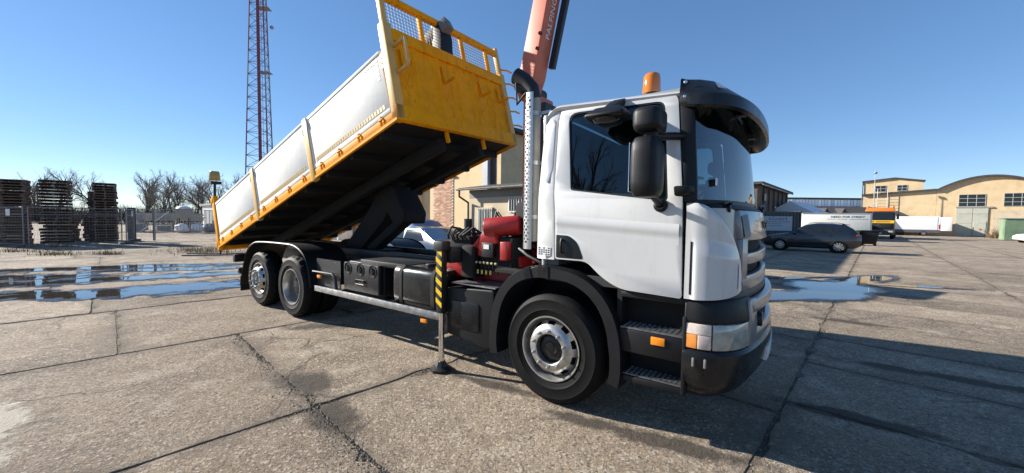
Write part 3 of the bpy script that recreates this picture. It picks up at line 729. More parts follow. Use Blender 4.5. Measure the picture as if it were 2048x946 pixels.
# wipers
for y in (-.75, .05, .75):
    p = [Vector(ws_fn((y+1.175)/2.35, 0)) + Vector((.045,0,-.02))]
    b = MB(); b.tube([p[0], p[0]+Vector((.02,.02,.03)), p[0] + Vector((-.0,.30,.06))], .011, 6); b.tube([p[0] + Vector((-.002,-.12,.035)), p[0] + Vector((.0,.48,.075))], .009, 6); b.lathe([(.03,-.03),(.03,.02),(.0001,.025)], tuple(p[0]), 'x', 10); b.build('wiper', BLACKP, T_)
# cowl below the screen
b = MB(); b.grid(lambda u, v: (lambda p: (p.x + .012 + .045*v, p.y*1.0, 1.855 - .03*v))(at_curve(WS, .06 + .88*u)), 40, 3); b.build('cowl', BLACKP, T_, smooth=60, thick=.02)
# white corner wings
CW = smoothpts([(1.147,-1.22,0),(1.24,-1.218,0),(1.335,-1.185,0),(1.41,-1.10,0),(1.458,-.99,0),(1.478,-.90,0)], 8)
for s in (-1, 1):
    def wing(u, v):
        p = at_curve(CW, u); zt = 1.862 - .55*max(0, (u-.12)/.88)**2.1; zb = 1.155 + .055*u**2
        z = zb + (zt - zb)*v
        bulge = .018*min(1, max(0, (1.62 - .1*u - z)/.10))*min(1, max(0, (u-.10)/.03))*(1 - .6*max(0, u - .6)/.4)
        nrm = Vector((.35 + u, -1 + .7*u, 0)).normalized()
        dz = .03*max(0, (v-.93)/.07)**2
        q = p + nrm*bulge - nrm*dz
        return (q.x, -s*q.y if s > 0 else q.y, z)
    b = MB(); b.grid(wing, 40, 30); wg = b.build('corner_wing', WHITE, T_, smooth=60, thick=.02)
    if s < 0:
        b = MB(); b.tube([tuple(Vector(wing(.085,.05)) + Vector((0,-.004,0))), tuple(Vector(wing(.085,.35)) + Vector((0,-.004,0))), tuple(Vector(wing(.085,.6)) + Vector((0,-.003,0)))], .006, 6); b.build('wing_slot', BLACKG, wg)
        b = MB(); b.grid(lambda u, v: (lambda q: (q.x+.004, q.y-.006, q.z))(Vector(wing(.80 + .09*u, .12 + .55*v))), 6, 10); b.build('wing_grip', PLATE, wg, smooth=60)
# silver shoulder between wing, screen and grille
for s in (-1, 1):
    b = MB(); b.grid(lambda u, v: (lambda p: (p.x - .016 - .03*v, -s*p.y if s > 0 else p.y + .004, 1.22 + .605*v))(at_curve(CW, .42 + .58*u)), 16, 6); b.build('nose_shoulder', GREYM, T_, smooth=60, thick=.01)
# silver grille
GP = smoothpts([(1.472,-.905,0),(1.52,-.72,0),(1.558,-.42,0),(1.575,0,0),(1.558,.42,0),(1.52,.72,0),(1.472,.905,0)], 8)
def gband(z0, z1, d, u0=0.0, u1=1.0, name='grille_bar', m_=None, lean=0.0, dep=.05):
    b = MB(); rings = []
    for k in range(33):
        p = at_curve(GP, u0 + (u1-u0)*k/32); x0 = p.x + d
        rings.append([(x0 - dep, p.y, z0), (x0, p.y, z0), (x0 - lean*.5 + .003, p.y, (z0+z1)/2), (x0 - lean, p.y, z1), (x0 - lean - dep, p.y, z1)])
    b.loft(rings); return b.build(name, m_ or GREYM, T_, bevel=.006, smooth=45)
gband(1.20, 1.83, -.05, name='grille_backing', m_=UNDER)
gband(1.585, 1.815, .012, name='grille_panel', lean=.035)
gband(1.40, 1.485, .008); gband(1.205, 1.315, .012)
for u0, u1 in ((0, .085), (.915, 1)): gband(1.20, 1.60, .012, u0, u1, 'grille_side')
# small dark corner glass beside the emblem panel
b = MB(); b.grid(lambda u, v: (lambda p: (p.x + .022 - .03*v, p.y, 1.60 + .17*v + .02*u))(at_curve(GP, .015 + .10*u)), 6, 4); b.build('grille_corner_lamp', BLACKG, T_, smooth=60)
tm = text_mesh('SCANIA', .105, .004, 1.25)
o = obj('maker_lettering', tm, BLACKG, T_); o.matrix_local = Matrix.Translation((1.585, 0, 1.70)) @ Matrix(((0,0,1,0),(1,0,0,0),(0,1,0,0),(0,0,0,1)))
for v in tm.vertices: v.co.z -= .062*(v.co.x/.45)**2
# black lower front: panel over the lamps, bumper, lamps
BP = smoothpts([(1.155,-1.215,0),(1.28,-1.215,0),(1.41,-1.15,0),(1.51,-1.0,0),(1.575,-.72,0),(1.62,-.35,0),(1.635,0,0),(1.62,.35,0),(1.575,.72,0),(1.51,1.0,0),(1.41,1.15,0),(1.28,1.215,0),(1.155,1.215,0)], 6)
def bband(zs, u0, u1, name, m_, parent=T_, dep=.10, n=48, bev=.01):
    """zs: list of (z, outward offset)"""
    b = MB(); rings = []
    for k in range(n+1):
        u = u0 + (u1-u0)*k/n; p = at_curve(BP, u); q = at_curve(BP, min(1, u+.01)); r_ = at_curve(BP, max(0, u-.01)); t = (q - r_).normalized(); nv = Vector((t.y, -t.x, 0))
        ring = [tuple(p + nv*o + Vector((0,0,z))) for z, o in zs]
        ring += [tuple(p - nv*dep + Vector((0,0,zs[-1][0]))), tuple(p - nv*dep + Vector((0,0,zs[0][0])))]
        rings.append(ring)
    b.loft(rings); return b.build(name, m_, parent, bevel=bev, smooth=45)
bband([(.40,-.13),(.46,-.05),(.54,.0),(.70,.024),(.76,.022),(.785,.0)], 0, 1, 'bumper', BLACKG, dep=.2, n=60)
bband([(.985,.0),(1.0,.006),(1.13,-.012),(1.16,-.03)], 0, .30, 'lamp_surround', BLACKP); bband([(.985,.0),(1.0,.006),(1.13,-.012),(1.16,-.03)], .70, 1, 'lamp_surround', BLACKP)
bband([(1.12,-.05),(1.16,-.04),(1.215,-.055)], .02, .98, 'front_gap_trim', BLACKP)
for u0, u1, z0, z1 in ((.30,.70,1.03,1.13),(.30,.70,.80,.90)): bband([(z0,.012),((z0+z1)/2,.014),(z1,.008)], u0, u1, 'lower_grille_bar', GREYM)
for u0, u1 in ((.285,.33),(.67,.715)): bband([(.79,.012),(.95,.018),(1.14,.004)], u0, u1, 'lower_grille_side', GREYM, n=8)
bband([(.79,-.03),(1.13,-.03)], .30, .70, 'lower_grille_backing', UNDER)
b = MB(); p = at_curve(BP, .345); b.lathe([(.058,0),(.058,.03),(.05,.036),(.0001,.036)], (p.x+.0, p.y, .965), 'x', 16); b.build('front_badge', BLACKG, T_)
HL = [(.10, .80), (.30, .80)]
for a0, a1 in ((.008, .285), (.715, .992)):
    bband([(.792,-.03),(.98,-.03)], a0, a1, 'lamp_bowl', mat('lamp_reflector', (.62,.64,.60), .25, metal=.5, var=.15, vscale=30), dep=.06, n=20)
for side_, (a0, a1) in ((-1, (.008, .118)), (1, (.882, .992))):
    am = mat('amber_indicator', (.74,.26,.05), .2, coat=.6, var=.25, vscale=18); pl_ = mat('pale_indicator', (.62,.50,.43), .2, coat=.6, var=.2, vscale=18)
    mid = (a0 + a1)/2; halves = ((a0, mid-.001, am), (mid+.001, a1, pl_)) if side_ < 0 else ((a0, mid-.001, pl_), (mid+.001, a1, am))
    for q0, q1, qm in halves: bband([(.795,.002),(.80,.006),(.895,.006),(.90,.004)], q0, q1, 'indicator_lens', qm, dep=.03, n=8, bev=.003)
    bband([(.902,.004),(.905,.006),(.975,.003),(.98,.0)], a0, a1, 'indicator_cap', mat('frosted_lens', (.70,.60,.52), .2, coat=.6, var=.15, vscale=25), dep=.03, n=12, bev=.003)
    hl = bband([(.795,.002),(.80,.006),(.975,.003),(.98,.0)], *((.124, .285) if side_ < 0 else (.715, .876)), 'headlamp_lens', mat('headlamp_glass', (.34,.36,.32), .1, coat=1.0, var=.3, vscale=12), dep=.004, n=16, bev=.0)
bband([(.555,.027),(.67,.033)], .41, .59, 'number_plate', PLATE, dep=.02, n=10, bev=.0)
for u in (.05, .10): bm_ = MB(); p = at_curve(BP, u); bm_.cbox((p.x, p.y-.022, .70),(.02,.02,.07)); bm_.build('bumper_highlight', GREYM, T_, bevel=.008)  # pale bars standing in for light highlights on the bumper
# --- steps
b = MB(); b.box(.66,1.155,-1.02,-.5,.42,1.155); b.build('step_well', UNDER, T_)
b = MB(); b.box(.66,1.16,-1.19,-1.0,1.10,1.15); b.build('sill', BLACKP, T_, bevel=.01)
sp = MB(); sp.box(.66,1.15,-1.215,-1.19,.66,.85); stp = sp.build('step_panel', BLACKP, T_, bevel=.012)
b = MB(); b.box(.67,1.15,-1.21,-1.02,.852,.866)
for i in range(12):
    for j in range(4): x, y = .69+.04*i, -1.20+.045*j; b.add([(x,y,.866),(x+.03,y+.012,.866),(x+.015,y+.006,.882)], [(0,1,2)])
b.build('step_tread', mat('worn_tread_steel', (.17,.17,.17), .5, metal=.7, var=.4, vscale=30), stp, smooth=0)
b = MB(); b.cbox((.972,-1.222,.795),(.105,.016,.062)); b.build('side_marker', AMBER, stp, bevel=.005)
sp = MB(); sp.box(.69,1.16,-1.215,-1.0,.415,.47); st2 = sp.build('lower_step', BLACKP, T_, bevel=.014)
b = MB(); b.box(.70,1.15,-1.20,-1.01,.472,.482)
for i in range(12):
    for j in range(4): x, y = .715+.038*i, -1.19+.045*j; b.add([(x,y,.482),(x+.03,y+.012,.482),(x+.015,y+.006,.497)], [(0,1,2)])
b.build('step_tread', mat('worn_tread_steel', (.17,.17,.17), .5, metal=.7, var=.4, vscale=30), st2, smooth=0)
b = MB(); b.box(1.145,1.175,-1.225,-1.05,.42,1.02); b.build('bumper_edge', BLACKP, T_, bevel=.008)
# --- sun visor wrapping the front
VP = smoothpts([(1.06,-1.155,0),(1.22,-1.165,0),(1.36,-1.10,0),(1.45,-.92,0),(1.505,-.55,0),(1.525,0,0),(1.505,.55,0),(1.45,.92,0),(1.36,1.10,0),(1.22,1.165,0),(1.06,1.155,0)], 6)
b = MB(); rings = []
for k in range(61):
    u = k/60; p = at_curve(VP, u); q = at_curve(VP, min(1,u+.01)); r_ = at_curve(VP, max(0,u-.01)); t = (q-r_).normalized(); nv = Vector((t.y,-t.x,0))
    fr = math.sin(math.pi*u)**.6; zt = 2.80 - .03*fr; zb = 2.60 - .095*fr
    rings.append([tuple(p + nv*o + Vector((0,0,z))) for z, o in ((zb,.025*fr),(zb+.018,.035*fr+.012),(zb+.10,.030*fr+.012),(zb+.115,.018*fr+.004),(zt-.015,-.15*fr-.004),(zt,-.19*fr-.02),(zt-.02,-.21*fr-.03),(zb+.05,-.005*fr-.02))])
b.loft(rings); vis = b.build('sun_visor', BLACKG, T_, smooth=40)
for z in (2.65, 2.755): b = MB(); b.lathe([(.014,0),(.014,-.006),(.006,-.012),(.0001,-.012)], (1.10,-1.172,z), 'y', 10); b.build('visor_bolt', CHROME, vis)
for u in (.27,.4,.6,.73): b = MB(); p = at_curve(VP, u); b.bar((p.x, p.y, 2.60), (p.x-.16, p.y*.97, 2.60), .03, .012); b.build('visor_stay', STEEL, vis)
b = MB(); b.grid(lambda u, v: tuple(Vector(rings[int(10+3*u)][3]).lerp(Vector(rings[int(10+3*u)][4]), .35+.5*v) + Vector((.004,-.005,.003))), 3, 2); b.build('visor_marker_lamp', PLATE, vis)
# --- beacon on the cab roof
b = MB(); b.lathe([(.0001,2.78),(.085,2.78),(.085,2.835),(.08,2.84),(.06,2.845)], (.73,-.75,0), 'z', 24); bc = b.build('beacon_base', BLACKP, T_, smooth=40)
b = MB(); b.lathe([(.076,2.845),(.078,2.86),(.072,2.985),(.064,3.01),(.04,3.025),(.0001,3.028)], (.73,-.75,0), 'z', 24); b.build('beacon_lens', mat('beacon_amber', (.62,.17,.006), .08, coat=1.0), bc, smooth=50)
# --- mirrors on the near side
def shell(cx, cy, cz, dx, dy, dz, rnd_=.5, taper=.85):
    b = MB(); rings = []
    for k in range(9):
        t = -1 + 2*k/8; sc = (1 - abs(t)**4)**.5*.25 + .75 if abs(t) < 1 else .75
        ring = []
        for j in range(20):
            a = 2*math.pi*j/20; e = .55
            ring.append((cx + dx/2*sc*math.copysign(abs(math.cos(a))**e, math.cos(a))*(1 if math.cos(a) < 0 else 1.0), cy + dy/2*sc*math.copysign(abs(math.sin(a))**e, math.sin(a)), cz + dz/2*t))
        rings.append(ring)
    b.loft(rings); return b
for s in (-1, 1):
    mm = shell(.935, s*1.49, 2.10, .20, .27, .415).build('main_mirror', BLACKP, T_, bevel=.012, seg=2, smooth=60)
    b = MB(); b.box(.836,.842, *sorted((s*1.385, s*1.595)),1.93,2.27); b.build('mirror_glass', CHROME, mm)
    m2 = shell(.945, s*1.49, 2.425, .20, .26, .165).build('wide_angle_mirror', BLACKP, T_, bevel=.02, seg=2, smooth=60)
    b = MB(); b.tube([(1.09,s*1.17,2.36),(1.05,s*1.26,2.35),(.98,s*1.40,2.33),(.955,s*1.47,2.325)], [.026,.03,.03,.026], 10); b.tube([(.955,s*1.49,2.31),(.955,s*1.49,2.34)], .05, 10); b.build('mirror_arm', BLACKP, T_, smooth=50)
    b = MB(); b.tube([(.96,s*1.20,1.85),(.955,s*1.28,1.87),(.945,s*1.38,1.905)], [.032,.026,.022], 8); b.lathe([(.055,s*1.21),(.05,s*1.24),(.03,s*1.25)], (.962,0,1.845), 'y', 14); b.build('mirror_foot', BLACKP, T_, smooth=50)
kb = MB(); kb.loft([[(.44,-1.28,2.50),(.74,-1.28,2.50),(.75,-1.50,2.50),(.45,-1.50,2.50)],[(.43,-1.27,2.545),(.75,-1.27,2.545),(.76,-1.52,2.53),(.44,-1.52,2.53)],[(.50,-1.28,2.61),(.69,-1.28,2.61),(.69,-1.42,2.60),(.50,-1.42,2.60)]])
km = kb.build('kerb_mirror', BLACKP, T_, bevel=.02, seg=3)
b = MB(); b.loft([[(.53,-1.10,2.68),(.63,-1.10,2.68),(.63,-1.10,2.74),(.53,-1.10,2.74)],[(.53,-1.20,2.64),(.63,-1.20,2.64),(.63,-1.20,2.70),(.53,-1.20,2.70)],[(.54,-1.35,2.58),(.63,-1.35,2.58),(.63,-1.35,2.62),(.54,-1.35,2.62)]]); b.build('mirror_bracket', BLACKP, km, bevel=.008)
b = MB(); b.lathe([(.12,2.50),(.105,2.47),(.06,2.455),(.0001,2.452)], (.60,-1.40,0), 'z', 16); b.build('mirror_glass', DGLASS, km, smooth=60)
b = MB(); b.loft([[(1.10,-1.225,1.985),(1.20,-1.21,1.985),(1.20,-1.21,1.93),(1.12,-1.225,1.90)],[(1.06,-1.29,1.985),(1.17,-1.27,1.985),(1.16,-1.27,1.93),(1.07,-1.285,1.905)]]); b.build('repeater_lamp', BLACKP, T_, bevel=.012)
# --- cab interior
b = MB(); b.box(-.08,1.3,-1.16,1.16,1.16,1.24); b.build('cab_floor', INTERIOR, T_)
b = MB(); b.prism(roundpoly([(.98,1.3),(1.32,1.25),(1.36,1.80),(1.25,1.86),(1.02,1.80),(.95,1.62)], .05), 'y', -1.12, 1.12); b.build('dashboard', INTERIOR, T_, bevel=.02)
for y in (-.62, .62):
    b = MB(); b.box(.18,.68,y-.26,y+.26,1.58,1.72); se = b.build('cab_seat', SEAT, T_, bevel=.05, seg=3)
    b = MB(); b.loft([[(.20,y-.24,1.70),(.34,y-.24,1.72),(.34,y+.24,1.72),(.20,y+.24,1.70)],[(.07,y-.25,2.22),(.19,y-.25,2.24),(.19,y+.25,2.24),(.07,y+.25,2.22)],[(.04,y-.14,2.46),(.13,y-.14,2.47),(.13,y+.14,2.47),(.04,y+.14,2.46)]]); b.build('seat_back', SEAT, se, bevel=.04, seg=3)
    b = MB(); b.box(.26,.60,y-.18,y+.18,1.24,1.58); b.build('seat_base', INTERIOR, se)
b = MB(); ring = [(.86 + .10*math.sin(a)*1, .62 + .23*math.cos(a), 1.86 + .20*math.sin(a)) for a in [2*math.pi*k/24 for k in range(25)]]
b.tube(ring, .016, 6); b.tube([(.86,.62,1.86),(1.02,.62,1.70)], .03, 8); b.tube([ring[0], (.86,.62,1.86), ring[12]], .014, 6); b.build('steering_wheel', INTERIOR, T_)
b = MB(); b.box(-.10,.02,-1.1,1.1,1.24,2.66); b.build('rear_lining', mat('cab_lining', (.17,.17,.175), .9, var=.1), T_)
b = MB(); b.box(-.02,1.15,-1.04,1.04,2.74,2.76); b.build('headlining', mat('cab_headlining', (.32,.32,.31), .9, var=.1), T_)
# ------------------------------------------------------------------ raised tipper body
TA = R(17.2); BD = Vector((math.cos(TA), 0, math.sin(TA))); BN = Vector((-math.sin(TA), 0, math.cos(TA))); BO = Vector((-2.16, -1.25, 2.931))
ROLLB = 0.040
def B(bx, by, bz): return BO + BD*bx + Vector((0, by + 1.25, 0)) + BN*(bz + ROLLB*(by + 1.25))
def BH(bx, by, bz): return B(bx + .055*bz, by, bz)       # headboard leans slightly forward
BW0, BW1, BL = -1.25, 1.30, 6.5
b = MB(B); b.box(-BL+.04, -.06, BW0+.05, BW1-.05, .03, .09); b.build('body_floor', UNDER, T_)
b = MB(B)
for k in range(9):
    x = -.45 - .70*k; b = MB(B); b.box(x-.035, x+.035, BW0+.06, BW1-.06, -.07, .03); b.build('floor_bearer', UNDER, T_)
for y in (-.40, .45):
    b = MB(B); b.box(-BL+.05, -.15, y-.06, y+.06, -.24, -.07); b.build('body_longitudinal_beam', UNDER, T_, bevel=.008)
for y, (a0, a1) in ((-1, (BW0, BW0+.05)), (1, (BW1-.05, BW1))):
    b = MB(B); b.box(-BL, 0, a0, a1, .0, .125); er = b.build('edge_rail', YELLOW, T_, bevel=.008)
    b = MB(B); q = a0 - .012 if y < 0 else a1; b.box(-BL, 0, q, q+.012, -.012, .022); b.build('rail_lip', YELLOW, er)
for x in (-1.0, -3.0, -5.0, -6.2):
    pass
# side boards, pillars, hinges, tape
bays = ((-6.38, -4.37), (-4.19, -2.22), (-2.04, -.10))
for side in (-1, 1):
    yo = BW0 if side < 0 else BW1; inn = -side
    def yy(a, b_): return (min(yo + inn*a, yo + inn*b_), max(yo + inn*a, yo + inn*b_))
    for i, (x0, x1) in enumerate(bays):
        b = MB(B)
        b.box(x0, x1, *yy(.012, .045), .135, .98); sb = b.build('side_board', SIDEALU, T_, bevel=.006)
        b = MB(B); b.box(x0+.01, x1-.01, *yy(.004, .012), .935, .98); b.box(x0+.01, x1-.01, *yy(.006, .012), .14, .20); b.build('board_edge_profile', SIDEALU, sb, bevel=.003)
        if side < 0:
            n = int((x1-x0-.12)/.062)
            tb_ = MB(B); tb_.box(0, 0.048, yo+.0085, yo+.0115, .232, .292)
            for k in range(n):
                tt = MB(B); xx = x0 + .06 + .062*k; tt.box(xx, xx+.046, yo+.0085, yo+.0118, .225, .285); tt.build('tape_segment', TAPE, sb, smooth=0)
            for k in range(4):
                hx = x0 + .2 + (x1-x0-.4)*k/3
                h = MB(B); h.tube([(hx-.04, yo-.008, .118), (hx+.04, yo-.008, .118)], .012, 8); h.box(hx-.05, hx-.02, yo-.012, yo+.0, .07, .118); h.box(hx+.02, hx+.05, yo-.012, yo+.0, .07, .118); h.box(hx-.012, hx+.012, yo-.02, yo+.01, .11, .16)
                h.build('board_hinge', YELLOW, sb, smooth=40)
    for x in (-4.28, -2.13):
        b = MB(B); b.box(x-.062, x+.062, *yy(-.014, .07), -.03, .985); pl = b.build('body_pillar', YELLOWL, T_, bevel=.008)
        for dx in (-.077, .077):
            b = MB(B); b.box(x+dx-.012, x+dx+.012, *yy(.0, .03), .14, .98); b.build('pillar_seal', SIDEALU, pl)
        if side < 0:
            for bz, dx in ((.80, -.075), (.86, .075)):
                b = MB(B); b.box(x+dx-.012, x+dx+.012, yo-.012, yo+.0, bz-.05, bz+.05); b.build('pillar_latch', CHASSIS, pl)
    b = MB(B); b.box(-BL-.02, -BL+.10, *yy(-.01, .08), -.04, 1.16); rpst = b.build('rear_post', YELLOW, T_, bevel=.01)
    b = MB(B); b.box(-BL-.06, -BL+.06, *yy(-.02, .10), 1.02, 1.14); b.box(-BL-.07, -BL, *yy(-.02, .06), .02, .14); b.build('tailgate_hook', YELLOW, rpst, bevel=.012)
    if side < 0:
        for k in range(3): b = MB(B); b.box(-.09-.0, -.045, yo-.0, yo+.004, .72+.07*k, .77+.07*k); b.build('tape_segment', TAPE, T_)
    # vertical tape near the front top corner of the front board
    if side < 0:
        for k in range(5): tt = MB(B); tt.box(-.22, -.175, yo+.0085, yo+.0118, .62+.062*k, .668+.062*k); tt.build('tape_segment', TAPE, sb, smooth=0)
        for k in range(5): tt = MB(B); tt.box(-.48+.062*k, -.434+.062*k, yo+.0085, yo+.0118, .87, .915); tt.build('tape_segment', TAPE, sb, smooth=0)
# tailgate
b = MB(B); b.box(-BL-.03, -BL+.02, BW0+.09, BW1-.09, .10, 1.0); b.build('tailgate', SIDEALU, T_, bevel=.008)
b = MB(B); b.box(-BL-.06, -BL+.06, BW0, BW1, -.06, .09); b.build('rear_sill', YELLOW, T_, bevel=.01)
for y in (-1.22, -1.10):
    p = B(-BL, y, -.05); b = MB(); b.tube([p, p+Vector((-.01,0,-.06)), p+Vector((.0,0,-.10)), p+Vector((-.04,0,-.12))], .01, 6); b.build('tailgate_chain', CHASSIS, T_)
# self-levelling beacon on the rear post
p = B(-BL+.03, BW0+.05, 1.14)
b = MB(); b.tube([p, p+Vector((0,0,.30))], .026, 8); b.cbox(p+Vector((0,0,.33)), (.20,.20,.06)); bs = b.build('beacon_pole', CHASSIS, T_)
b = MB(); b.lathe([(.0001,.385),(.105,.385),(.11,.40),(.095,.56),(.08,.585),(.0001,.59)], (p.x, p.y, p.z), 'z', 20); b.build('rear_beacon', mat('beacon_amber_aged', (.42,.27,.05), .2, coat=.6), bs, smooth=50)
# headboard
HB = lambda: MB(BH)
b = HB(); b.box(-.045, -.025, BW0+.08, BW1-.08, .12, 1.16); hb = b.build('headboard_panel', YELLOW, T_)
b = HB(); b.box(-.06, .02, BW0+.0, BW1-.0, -.01, .20); b.build('headboard_bottom_rail', YELLOW, T_, bevel=.012)
b = HB(); b.box(-.06, .015, BW0+.06, BW1-.06, 1.08, 1.25); b.build('headboard_top_rail', YELLOW, T_, bevel=.012)
for y0 in (BW0, BW1-.12):
    b = HB(); b.box(-.10, .02, y0, y0+.12, .0, 1.30); po = b.build('headboard_post', YELLOWL, T_, bevel=.012)
    b = HB(); b.box(-.07, .0, y0+.02, y0+.095, 1.25, 1.80); b.build('guard_post', YELLOWL, po, bevel=.008)
for y in (-.78, -.36, .04, .44, .84):     # pressed vertical folds of the panel
    b = HB(); b.add([(-.025,y-.06,.2),(.0,y-.02,.2),(.0,y+.02,.2),(-.025,y+.06,.2),(-.025,y-.06,1.1),(.0,y-.02,1.1),(.0,y+.02,1.1),(-.025,y+.06,1.1)], [(0,1,5,4),(1,2,6,5),(2,3,7,6)]); b.build('panel_fold', YELLOW, hb, smooth=0)
for y in (-1.02, -.28, .55, 1.02):         # small forward brackets
    b = HB(); b.bar((-.01,y,.98), (.015,y,.72), .03, .03, up=(1,0,0)); b.bar((.0,y,.72), (.20,y-.0,.71), .03, .03); b.bar((.18,y,.70), (-.01,y,.45), .012, .012); b.build('headboard_bracket', YELLOW, T_)
b = HB(); b.box(.02, .24, -1.16, -1.12, .60, .64); b.box(.21, .25, -1.16, -1.12, .62, .98); b.box(.02, .24, -1.16, -1.12, .95, .99); b.build('rope_bracket', YELLOWL, T_, bevel=.006)
b = HB(); b.box(-.07, .0, BW0+.09, BW1-.09, 1.66, 1.745); gr = b.build('guard_top_rail', YELLOW, T_, bevel=.008)
for y in (-.55, -.30, .30, .92):
    if y == -.30: continue
    b = HB(); b.box(-.06, -.01, y-.03, y+.03, 1.25, 1.66); b.build('guard_upright', YELLOW, gr, bevel=.006)
b = HB()
for k in range(int(2.35/.052)):
    y = BW0+.11+.052*k; b.bar((-.035,y,1.25), (-.035,y,1.66), .004)
for k in range(8): z = 1.27+.05*k; b.bar((-.03,BW0+.1,z), (-.03,BW1-.1,z), .004)
b.build('guard_mesh', mat('guard_wire', (.16,.15,.13), .5, metal=.4), gr, smooth=0)
for k in range(5):                         # rungs of the far-side access ladder
    b = HB(); z = .35+.26*k; b.tube([(.0,BW1-.05,z),(.05,BW1+.10,z),(.05,BW1+.22,z-.01)], .014, 6); b.build('ladder_rung', YELLOW, T_)
for y in (-.35, .45):
    b = MB(B); b.box(-.10, -.05, y-.025, y+.025, -.16, .0); b.build('body_guide', YELLOW, T_, bevel=.008)
# folded jib end lying over the body
b = MB(); b.bar((-3.0,-.20,4.30), (-2.45,-.10,4.62), .16, .17); jb = b.build('jib_end', mat('grey_crane_paint', (.16,.155,.15), .5, var=.2), T_, bevel=.01)
b = MB(); b.prism(roundpoly([(-2.62,4.05),(-2.48,4.05),(-2.50,4.45),(-2.60,4.66),(-2.72,4.68),(-2.72,4.52)], .05), 'y', -.22, .02); b.build('jib_cap', BLACKP, jb, bevel=.012)
b = MB(); b.bar((-2.95,-.1,3.1), (-2.65,-.1,4.3), .14, .14); b.build('jib_support', CHASSIS, jb)
# --- hoist under the body
b = MB(); b.prism(roundpoly([(-5.25,1.05),(-4.72,1.05),(-3.98,1.62),(-3.62,2.02),(-3.70,2.28),(-4.0,2.22),(-4.35,1.85)], .06), 'y', -.20, .20); b.build('hoist_arm', UNDER, T_, bevel=.02)
b = MB(); b.bar((-4.45,-.05,1.12), (-3.45,-.05,1.72), .22, .15); b.build('hoist_ram', UNDER, T_, bevel=.02)
b = MB(); b.prism(roundpoly([(-3.98,2.05),(-3.62,2.22),(-3.32,1.80),(-3.36,1.62),(-3.60,1.62)], .05), 'y', -.24, .24); b.build('hoist_knuckle', UNDER, T_, bevel=.02)
b = MB(); b.box(-4.9,-4.0,-.30,.30,1.03,1.14); b.build('hoist_base', UNDER, T_)
b = MB(); b.box(-3.2,-2.2,-1.1,-.42,1.05,1.12); b.build('hydraulic_box', CHASSIS, T_, bevel=.01)

# ------------------------------------------------------------------ loader crane between cab and body
b = MB(); b.box(-1.15,-.40,-.42,.42,1.02,1.35); cb = b.build('crane_base', RED, T_, bevel=.03)
b = MB(); b.tube([(-1.0,.12,1.3),(-1.0,.12,2.1)], .20, 18); b.box(-1.15,-.85,-.03,.27,2.0,3.30); b.build('crane_column', CRANE, T_, bevel=.03)
b = MB(); b.box(-.845,-.78,-.06,.30,1.5,3.2); b.build('column_hose_cover', CHASSIS, T_)
def boom_ring(c, ax, w_, h_):
    t = Vector(ax).normalized(); e1 = Vector((-.15,-.99,0)); e1 = (e1 - t*e1.dot(t)).normalized(); e2 = t.cross(e1).normalized(); c = Vector(c)
    return [tuple(c + e1*w_*a + e2*h_*b_) for a, b_ in ((-.5,-.42),(-.42,-.5),(.42,-.5),(.5,-.42),(.5,.42),(.42,.5),(-.42,.5),(-.5,.42))]
c0 = Vector((-1.12,.05,3.28)); c1 = Vector((-1.06,.05,3.58)); c2 = Vector((-.74,.05,5.05)); ax = c2 - c1
b = MB(); b.loft([boom_ring(c0, ax, .20, .16), boom_ring(c0+Vector((.01,0,.12)), ax, .22, .27), boom_ring(c1, ax, .235, .30), boom_ring(c2, ax, .235, .26)]); bo = b.build('crane_boom', CRANE, T_, bevel=.008)
b = MB(); d_ = ax.normalized(); b.bar(c1+Vector((.24,.10,.1)), c2+Vector((.23,.10,0)), .06, .08); b.build('boom_ram', CHASSIS, bo)
b = MB(); b.lathe([(.085,-.24),(.085,.30),(.0001,.30)], (-1.09,.05,3.42), 'y', 18); b.lathe([(.0001,-.24),(.085,-.24)], (-1.09,.05,3.42), 'y', 18); b.build('boom_pivot', CHASSIS, bo)
for k, t in enumerate((.20, .32)):
    b = MB(); q = c1.lerp(c2, t) + Vector((.10,-.125,0)); b.lathe([(.022,-.03),(.022,.01),(.0001,.01)], tuple(q), 'y', 10); b.build('boom_bolt', CHASSIS, bo)
# lettering along the boom
tm = text_mesh('PALFINGER', .11, .002, 1.15); lo = obj('boom_lettering', tm, PLATE, bo)
t = ax.normalized(); e1 = Vector((-.15,-.99,0)); e1 = (e1 - t*e1.dot(t)).normalized(); e2 = t.cross(e1).normalized()
# the face towards the front right
rot = Matrix((t, e1.cross(t)*-1, e1)).transposed() if False else None
nrm = e2 if e2.x > 0 else -e2
X_ = t; Z_ = nrm; Y_ = Z_.cross(X_); mm_ = Matrix((X_, Y_, Z_)).transposed().to_4x4(); mm_.translation = c1.lerp(c2, .52) + Z_*.144; lo.matrix_local = mm_
# stabiliser beam and leg with hazard stripes
b = MB(); b.box(-1.46,-1.28,-1.20,1.2,1.22,1.40); sbm = b.build('stabiliser_beam', CHASSIS, T_, bevel=.012)
b = MB(); b.box(-1.418,-1.328,-1.30,-1.215,.66,1.44); b.box(-1.45,-1.30,-1.315,-1.19,1.36,1.47); leg = b.build('stabiliser_leg', CHASSIS, T_, bevel=.012)
b = MB(); b.tube([(-1.373,-1.257,.10),(-1.373,-1.257,.70)], .031, 16); b.build('stabiliser_rod', CHROME, leg)
b = MB(); b.lathe([(.0001,.0),(.125,.004),(.125,.03),(.07,.055),(.045,.11),(.0001,.11)], (-1.373,-1.257,0), 'z', 8); b.build('stabiliser_foot', CHASSIS, leg, smooth=30)
HAZ = mat('hazard_yellow', (.78,.50,.01), .45, var=.12, vscale=20)
for k in range(6):
    z = .72 + .115*k
    b = MB(); b.add([(-1.418,-1.3035,z+.065),(-1.328,-1.3035,z+.005),(-1.328,-1.3035,z+.062),(-1.418,-1.3035,z+.122)], [(0,1,2,3)]); b.build('hazard_stripe', HAZ, leg, smooth=0, thick=.002)
